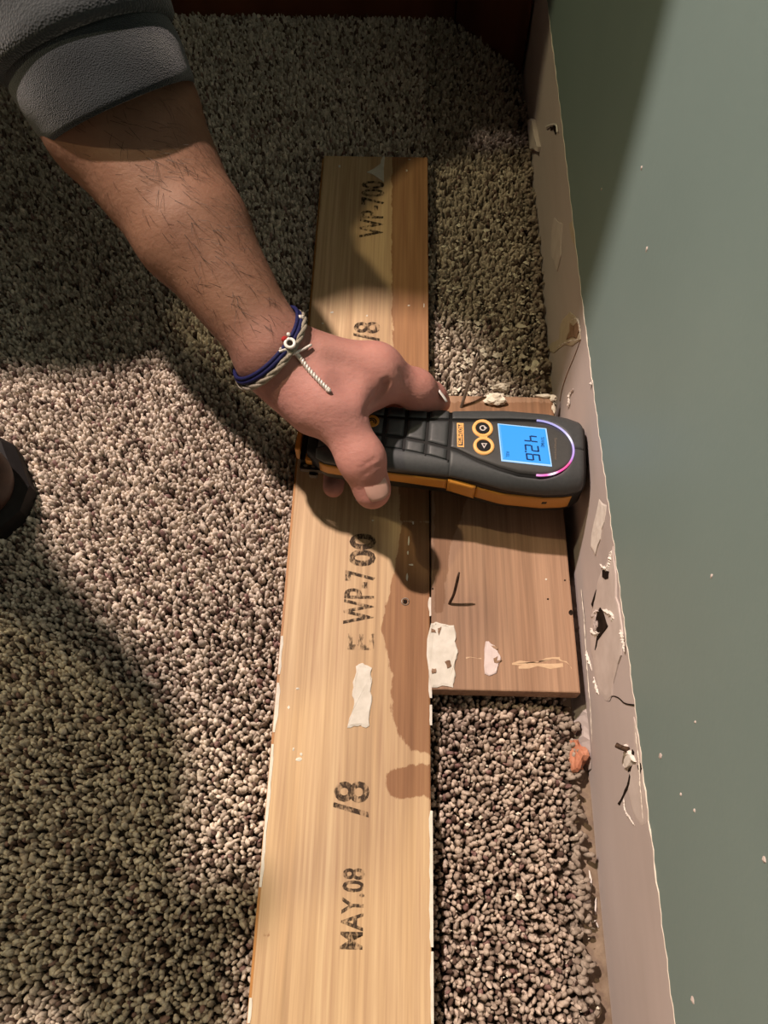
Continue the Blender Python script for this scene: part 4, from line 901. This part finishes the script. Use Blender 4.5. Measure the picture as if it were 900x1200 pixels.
# one skin: hand and forearm first, trunk after
V = np.concatenate([hv, bv]); Qd = np.concatenate([hq, bq + len(hv)])
me = np_mesh('person', V, Qd)
def near_pts(P, pts, r): return sum(np.exp(-((P - p) ** 2).sum(1) / (2 * r * r)) for p in pts)
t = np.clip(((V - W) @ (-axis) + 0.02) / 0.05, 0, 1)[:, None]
base = np.array((0.205, 0.110, 0.072)) * (1 - t) + np.array((0.440, 0.222, 0.192)) * t  # forearm browner than the hand, darkened further to paint in its shade
red = np.clip(near_pts(V, [MC2, P2, TI, T2, TT], 0.014), 0, 1)[:, None]
colr = base * (1 - 0.35 * red) + np.array((0.52, 0.235, 0.185)) * 0.35 * red
vattr(me, 'skin_tone_shade', colr)
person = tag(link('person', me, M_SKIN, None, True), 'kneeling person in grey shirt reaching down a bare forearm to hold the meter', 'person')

def smesh(name, sd, m, sm=2, parent=person):
    v, q = sd.mesh(); v = relax(v, q, sm); return link(name, np_mesh(name, v, q), m, parent, True)
# fingernails
def nailplate(name, c_, ax_, nrm, L, Wd, m, curve=0.25):
    ax_ = ax_ / np.linalg.norm(ax_); nrm = nrm - ax_ * (nrm @ ax_); nrm /= np.linalg.norm(nrm); sd_ = np.cross(ax_, nrm); v = []; f = []
    nu, nv = 8, 8
    for i in range(nu + 1):
        for j in range(nv + 1):
            a = i / nu * 2 - 1; b_ = j / nv * 2 - 1; wq = Wd * (1 - 0.22 * abs(a) ** 3)
            v.append(c_ + ax_ * a * L * (1 - 0.15 * b_ * b_ * (1 if a > 0 else 0.4)) + sd_ * b_ * wq - nrm * (curve * Wd * b_ * b_ + 0.12 * L * max(0, a) ** 2))
    k = nv + 1; f = [(i * k + j, (i + 1) * k + j, (i + 1) * k + j + 1, i * k + j + 1) for i in range(nu) for j in range(nv)]
    o = link(name, fix(pymesh(name, v, f)), m, person, True); md = o.modifiers.new('thick', 'SOLIDIFY'); md.thickness = 0.0005; md.offset = 0; return o
def onskin(p, d):
    p = np.array(p, float); d = d / np.linalg.norm(d)
    for _ in range(60):
        e = S.at(p)
        if abs(e) < 1e-5: break
        p = p - d * e * 0.8
    return p
tax = TT - TI; tn = np.array((0.25, -0.30, 0.9)); pn = onskin(TT + tn * 0.012, tn); nailplate('thumbnail', pn + tn * 0.0001, tax + np.array((0, 0, 0.004)), tn, 0.0070, 0.0066, M_NAIL)
iax = T2 - D2; inn = np.array((0.45, 0.75, 0.45)); inn /= np.linalg.norm(inn); pi_ = onskin(T2 + inn * 0.009, inn); nailplate('index_fingernail', pi_ - iax / np.linalg.norm(iax) * 0.003, iax, inn, 0.0050, 0.0046, M_NAIL)
nailplate('nail_tip', onhand(517.5, 463.5, 0.0008) + np.array((0.0012, 0.0, 0.0)), np.array((0.55, -0.50, -0.45)), np.array((0.5, 0.55, 0.65)), 0.0042, 0.0026, M_NAILTIP)
# fine dark hair on the forearm
vs = []; fs = []
for k in range(520):
    s_ = RNG.random(); c_ = W + (CUF - W) * (0.02 + 0.95 * s_); an = RNG.uniform(-1.5, 2.0)
    d_ = side * math.sin(an) + up_ * math.cos(an); p = onskin(c_ + d_ * 0.035, d_); dr = -axis * 0.8 + side * RNG.normal(0.3, 0.5) + up_ * RNG.normal(0, 0.2); dr /= np.linalg.norm(dr)
    L = RNG.uniform(0.006, 0.014); wv = np.cross(dr, d_) * 0.00009; q = p + dr * L * 0.5 + d_ * 0.0014; e = p + dr * L + d_ * 0.0006; n0 = len(vs)
    vs += [p - wv, p + wv, q + wv, q - wv, e]; fs += [(n0, n0 + 1, n0 + 2, n0 + 3), (n0 + 3, n0 + 2, n0 + 4)]
ah = link('arm_hair', pymesh('arm_hair', vs, fs), M_HAIR, person); ah['kind'] = 'stuff'
# sleeve: turned cuff band and the knit sleeve above it
def loft(name, rings, m, thick=0.0016, seg=96, wr=0.0012, seed=0, parent=person):
    """rings: (centre, half-vector a, half-vector b)"""
    rr = np.random.default_rng(seed); ph = rr.random(8) * 6; v = []; f = []
    for i, (c_, a, b_) in enumerate(rings):
        for k in range(seg):
            t = 2 * math.pi * k / seg; rad = 1 + wr * 22 * (math.sin(3 * t + i * 0.5 + ph[0]) * 0.4 + math.sin(5 * t - i * 0.7 + ph[1]) * 0.3 + 0.3 * math.sin(2 * t + i * 0.31 + ph[2]))
            v.append(c_ + (a * math.cos(t) + b_ * math.sin(t)) * rad)
    for i in range(len(rings) - 1):
        for k in range(seg): k2 = (k + 1) % seg; f.append((i * seg + k, i * seg + k2, (i + 1) * seg + k2, (i + 1) * seg + k))
    o = link(name, fix(pymesh(name, v, f)), m, parent, True); md = o.modifiers.new('thick', 'SOLIDIFY'); md.thickness = thick; md.offset = 0
    return o
def ring_at(pl, pr, zc, depth):
    """ring whose visible left and right ends fall at pixels pl and pr, around height zc"""
    a = onz(*pl, zc - 0.006); b_ = onz(*pr, zc + 0.006); c_ = (a + b_) / 2; h = (b_ - a) / 2; n_ = np.cross(h, axis); n_ /= np.linalg.norm(n_); n_ = n_ if n_[2] > 0 else -n_; return c_, h, n_ * depth - axis * 0.024
r1 = ring_at((59, 171), (226, 97), 0.176, 0.046); r2 = ring_at((4, 92), (188, 12), 0.196, 0.049)
rings = []
for t in np.linspace(0, 1, 14):
    bul = 1 + 0.03 * math.sin(t * math.pi) + (0.0 if t > 0.06 else -0.012); rings.append(tuple(np.asarray(x) * (1 - t) + np.asarray(y) * t for x, y in zip(r1, r2))); rings[-1] = (rings[-1][0], rings[-1][1] * bul, rings[-1][2] * bul)
cf = loft('sleeve_cuff', rings, M_CUFF, 0.0024, wr=0.0006, seed=1); cf['label'] = 'charcoal turned-back cuff'
r3 = ring_at((2, 100), (203, 24), 0.194, 0.053); rings = []
end = (ELB + axis * 0.03); c3, h3, d3 = r3
for t in np.linspace(0, 1, 26):
    c_ = c3 * (1 - t) + end * t; sc_ = (1.0 + 0.05 * math.sin(t * 9)) * (1 + 0.02 * math.sin(t * 23)); tuck = 1 - 0.05 * math.exp(-(t / 0.03) ** 2)
    rings.append((c_, h3 * sc_ * tuck, d3 * sc_ * tuck))
up_arm = SHL - end
for t in np.linspace(0.08, 0.97, 18):
    c_ = end + up_arm * t + axis * 0.02 * math.sin(math.pi * t); k = t; hv_ = h3 * (1 - 0.0 * k); 
    n_ = np.cross(hv_, up_arm); n_ /= np.linalg.norm(n_); rings.append((c_, hv_ * (1 + 0.03 * math.sin(t * 20)), (d3 * (1 - t) + n_ * np.linalg.norm(d3) * np.sign(n_ @ d3) * t)))
slv = loft('sleeve', rings, M_SHIRT, 0.0026, wr=0.0011, seed=2); slv['label'] = 'slate grey knit sleeve'
# shirt, trousers, boots, hair
Sh = SDF((-0.88, 0.28, 0.24), (-0.06, 1.06, 0.74), 0.006)
Sh.chain([HIP + np.array((0, 0, 0.03)), HIP * 0.5 + NECK * 0.5, NECK - np.array((0.05, 0.02, 0.06))], [0.142, 0.138, 0.105], 0.03); Sh.cone(SHL, SHR, 0.062, 0.070, 0.04); Sh.cone(SHL, SHL * 0.55 + end * 0.45, 0.062, 0.058, 0.02); Sh.chain([SHR, ELR], [0.066, 0.056], 0.03)
Sh.cone(NECK - hu * 0.02, NECK * 0.8 + HEAD * 0.2, 0.076, 0.070, 0.02)
Sh.cone(SHL + np.array((-0.02, -0.01, -0.01)), (-0.42, 0.685, 0.48), 0.066, 0.078, 0.03)
smesh('shirt', Sh, M_SHIRT)
Tr = SDF((-1.02, 0.14, 0.0), (-0.24, 1.02, 0.60), 0.006)
Tr.cone(HPR, HPL, 0.125, 0.125, 0.05); Tr.chain([HPR, KNR, ANR + np.array((0, 0, 0.05))], [0.105, 0.070, 0.058], 0.02); Tr.chain([HPL, KNL + np.array((0, 0, 0.012)), ANL + np.array((0.04, 0, 0.01))], [0.105, 0.072, 0.058], 0.02)
smesh('trousers', Tr, M_KHAKI)
def boot(at, d, name='boot'):
    d = np.array((d[0], d[1], 0)); d /= np.linalg.norm(d); z = np.array((0, 0, 1.0)); c_ = np.array((at[0], at[1], 0.0))
    sd_ = SDF(c_ - np.array((0.27, 0.27, -0.004)), c_ + np.array((0.27, 0.27, 0.20)), 0.003)
    sd_.chain([c_ + z * 0.15, c_ + z * 0.06, c_ + z * 0.042 - d * 0.025], [0.052, 0.045, 0.036], 0.02); sd_.chain([c_ + z * 0.058, c_ + d * 0.075 + z * 0.046, c_ + d * 0.125 + z * 0.036, c_ + d * 0.168 + z * 0.031], [0.046, 0.043, 0.037, 0.026], 0.02)
    o = smesh(name, sd_, M_BOOT, 3); so = []
    pr = np.array((-d[1], d[0], 0)); pts = [(-0.075, 0), (-0.06, 0.030), (0, 0.034), (0.06, 0.036), (0.12, 0.046), (0.165, 0.040), (0.192, 0.018), (0.197, 0), (0.192, -0.018), (0.165, -0.040), (0.12, -0.044), (0.06, -0.036), (0, -0.034), (-0.06, -0.030)]
    sl = prism('boot_sole', [c_ + d * a + pr * b_ - z * 0.0006 for a, b_ in pts], (0, 0, 1), 0.018, M_SOLE, o, 0, 0)
    return o
tp = onz(14, 590, 0.02); dR = np.array((0.93, -0.36)); dR /= np.linalg.norm(dR)
boot((tp[0] - dR[0] * 0.195, tp[1] - dR[1] * 0.195), dR); 
Ft = SDF((-1.16, 0.60, 0.002), (-0.80, 0.86, 0.16), 0.004); Ft.chain([ANL, ANL + np.array((-0.10, 0.0, -0.005)), ANL + np.array((-0.14, 0, -0.022))], [0.050, 0.042, 0.032], 0.02); smesh('boot', Ft, M_BOOT)
Hr = SDF(HEAD - 0.15, HEAD + 0.15, 0.005); Hr.ell(HEAD + hu * 0.020 - fw * 0.016, (0.084, 0.100, 0.103), 0.01, Rh); Hr.ell(HEAD + fw * 0.085 - hu * 0.045, (0.085, 0.075, 0.085), 0.015, Rh, True)
smesh('hair', Hr, M_HAIR)

# ------------------------------------------------------------------ bracelets on the wrist
def wrist_loop(c_, nrm, off, n=90, wob=0.0):
    nrm = nrm / np.linalg.norm(nrm); a = np.cross(nrm, (0, 0, 1.0)); a /= np.linalg.norm(a); b_ = np.cross(nrm, a); P = []
    for k in range(n + 1):
        t = 2 * math.pi * k / n; d_ = a * math.cos(t) + b_ * math.sin(t); q = c_ + d_ * 0.012
        for _ in range(200):
            e = S.at(q)
            if e >= off: break
            q = q + d_ * max(0.0002, (off - e) * 0.7)
        P.append(q + nrm * wob * math.sin(2 * t))
    P = np.array(P)
    for _ in range(4): P[1:-1] = 0.25 * P[:-2] + 0.5 * P[1:-1] + 0.25 * P[2:]
    return P
BC = onz(317, 407, 0.113) + axis * 0.003
bn = axis + up_ * 0.62 - side * 0.50
lo = wrist_loop(BC, bn, 0.0016)
def project(p):
    c_ = M.T @ (np.asarray(p) - CAM); return 450 + F * c_[0] / -c_[2], 600 - F * c_[1] / -c_[2]
def nearest(P, px, py):
    """visible point of the loop closest to a spot"""
    best = None
    for p in P:
        if p[2] < BC[2] + 0.002: continue
        q = project(p); d_ = math.hypot(q[0] - px, q[1] - py)
        if best is None or d_ < best[0]: best = (d_, p)
    return best[1]
KN = nearest(lo, 343, 409)
blue = tag(empty('cord_bracelet', tuple(BC)), 'navy blue cord bracelet with a white eye bead round the wrist', 'bracelet'); BI = Matrix.Translation(-Vector(BC))
def bp_(o, par, lab=None):
    o.parent = par; o.matrix_parent_inverse = BI
    if lab: o['label'] = lab
    return o
bp_(tube('cord', lo, 0.00135, M_BLUECORD, None, 8), blue); bp_(tube('cord', wrist_loop(BC + axis * 0.0026, bn, 0.0014), 0.0011, M_BLUECORD, None, 8), blue)
on = np.array((0.1, -0.25, 0.95)); on /= np.linalg.norm(on)
t_ = np.linspace(0, 2 * math.pi, 21); e1 = np.cross(on, (1, 0, 0)); e1 /= np.linalg.norm(e1); e2 = np.cross(on, e1)
bp_(tube('eye_bead', [KN + on * 0.0025 + e1 * 0.0024 * math.cos(a) + e2 * 0.0024 * math.sin(a) for a in t_], 0.0009, M_WHITE, None, 8), blue); bp_(lump('bead_pupil', KN + on * 0.0018, (0.0018, 0.0018, 0.0012), M_HOLE, None, 3, 2, 0.02), blue)
bp_(lump('red_bead', KN + on * 0.0016 + axis * 0.0036 - side * 0.001, (0.0017, 0.0017, 0.0017), M_RED, None, 4, 2, 0.05), blue); bp_(lump('white_bead', KN + on * 0.0024 + axis * 0.0045 + side * 0.002, (0.0011, 0.0011, 0.0011), M_WHITE, None, 5, 2, 0.05), blue)
en = nearest(lo, 360, 374); bp_(lump('cord_knot', en + on * 0.001, (0.0022, 0.0018, 0.0016), M_SILVER, None, 6, 2, 0.2), blue)
grey = tag(empty('braided_bracelet', tuple(BC)), 'grey braided bracelet with a dangling silver cord end round the wrist', 'bracelet')
lo2 = wrist_loop(BC - axis * 0.0030 + 0 * side, bn - side * 0.05, 0.0020)
for ph in (0, 2.09, 4.19):
    T = np.gradient(lo2, axis=0); T /= np.linalg.norm(T, axis=1)[:, None]; o1 = lo2 - BC; o1 -= T * (o1 * T).sum(1)[:, None]; o1 /= np.linalg.norm(o1, axis=1)[:, None]; o2 = np.cross(T, o1); a = np.linspace(0, 44, len(lo2)) + ph
    bp_(tube('strand', lo2 + 0.0009 * (o1 * np.cos(a)[:, None] + o2 * np.sin(a)[:, None]), 0.0011, M_GREYCORD, None, 6), grey)
tail_ = bezier([onhand(*p) for p in ((346, 413), (352, 420), (362, 433), (374, 446), (385, 457))], 14)
for ph in (0, math.pi):
    a = np.linspace(0, 52, len(tail_)) + ph; T = np.gradient(tail_, axis=0); T /= np.linalg.norm(T, axis=1)[:, None]; o1 = np.cross(T, on); o1 /= np.linalg.norm(o1, axis=1)[:, None]; o2 = np.cross(T, o1)
    bp_(tube('silver_end', tail_ + 0.00075 * (o1 * np.cos(a)[:, None] + o2 * np.sin(a)[:, None]), 0.00075, M_SILVER, None, 6), grey)
bp_(lump('end_knot', tail_[-1], (0.0014, 0.0014, 0.0013), M_SILVER, None, 8, 2, 0.2), grey)
kn = bezier([onhand(*p, 0.0018) for p in ((328, 408), (334, 413), (345, 413), (354, 410), (365, 404))], 8); bp_(tube('knot_thread', kn, 0.0008, M_SILVER, None, 6), grey)
kn = bezier([onhand(*p, 0.0022) for p in ((327, 412), (335, 410), (341, 415), (350, 412))], 8); bp_(tube('knot_thread', kn, 0.0008, M_SILVER, None, 6), grey)
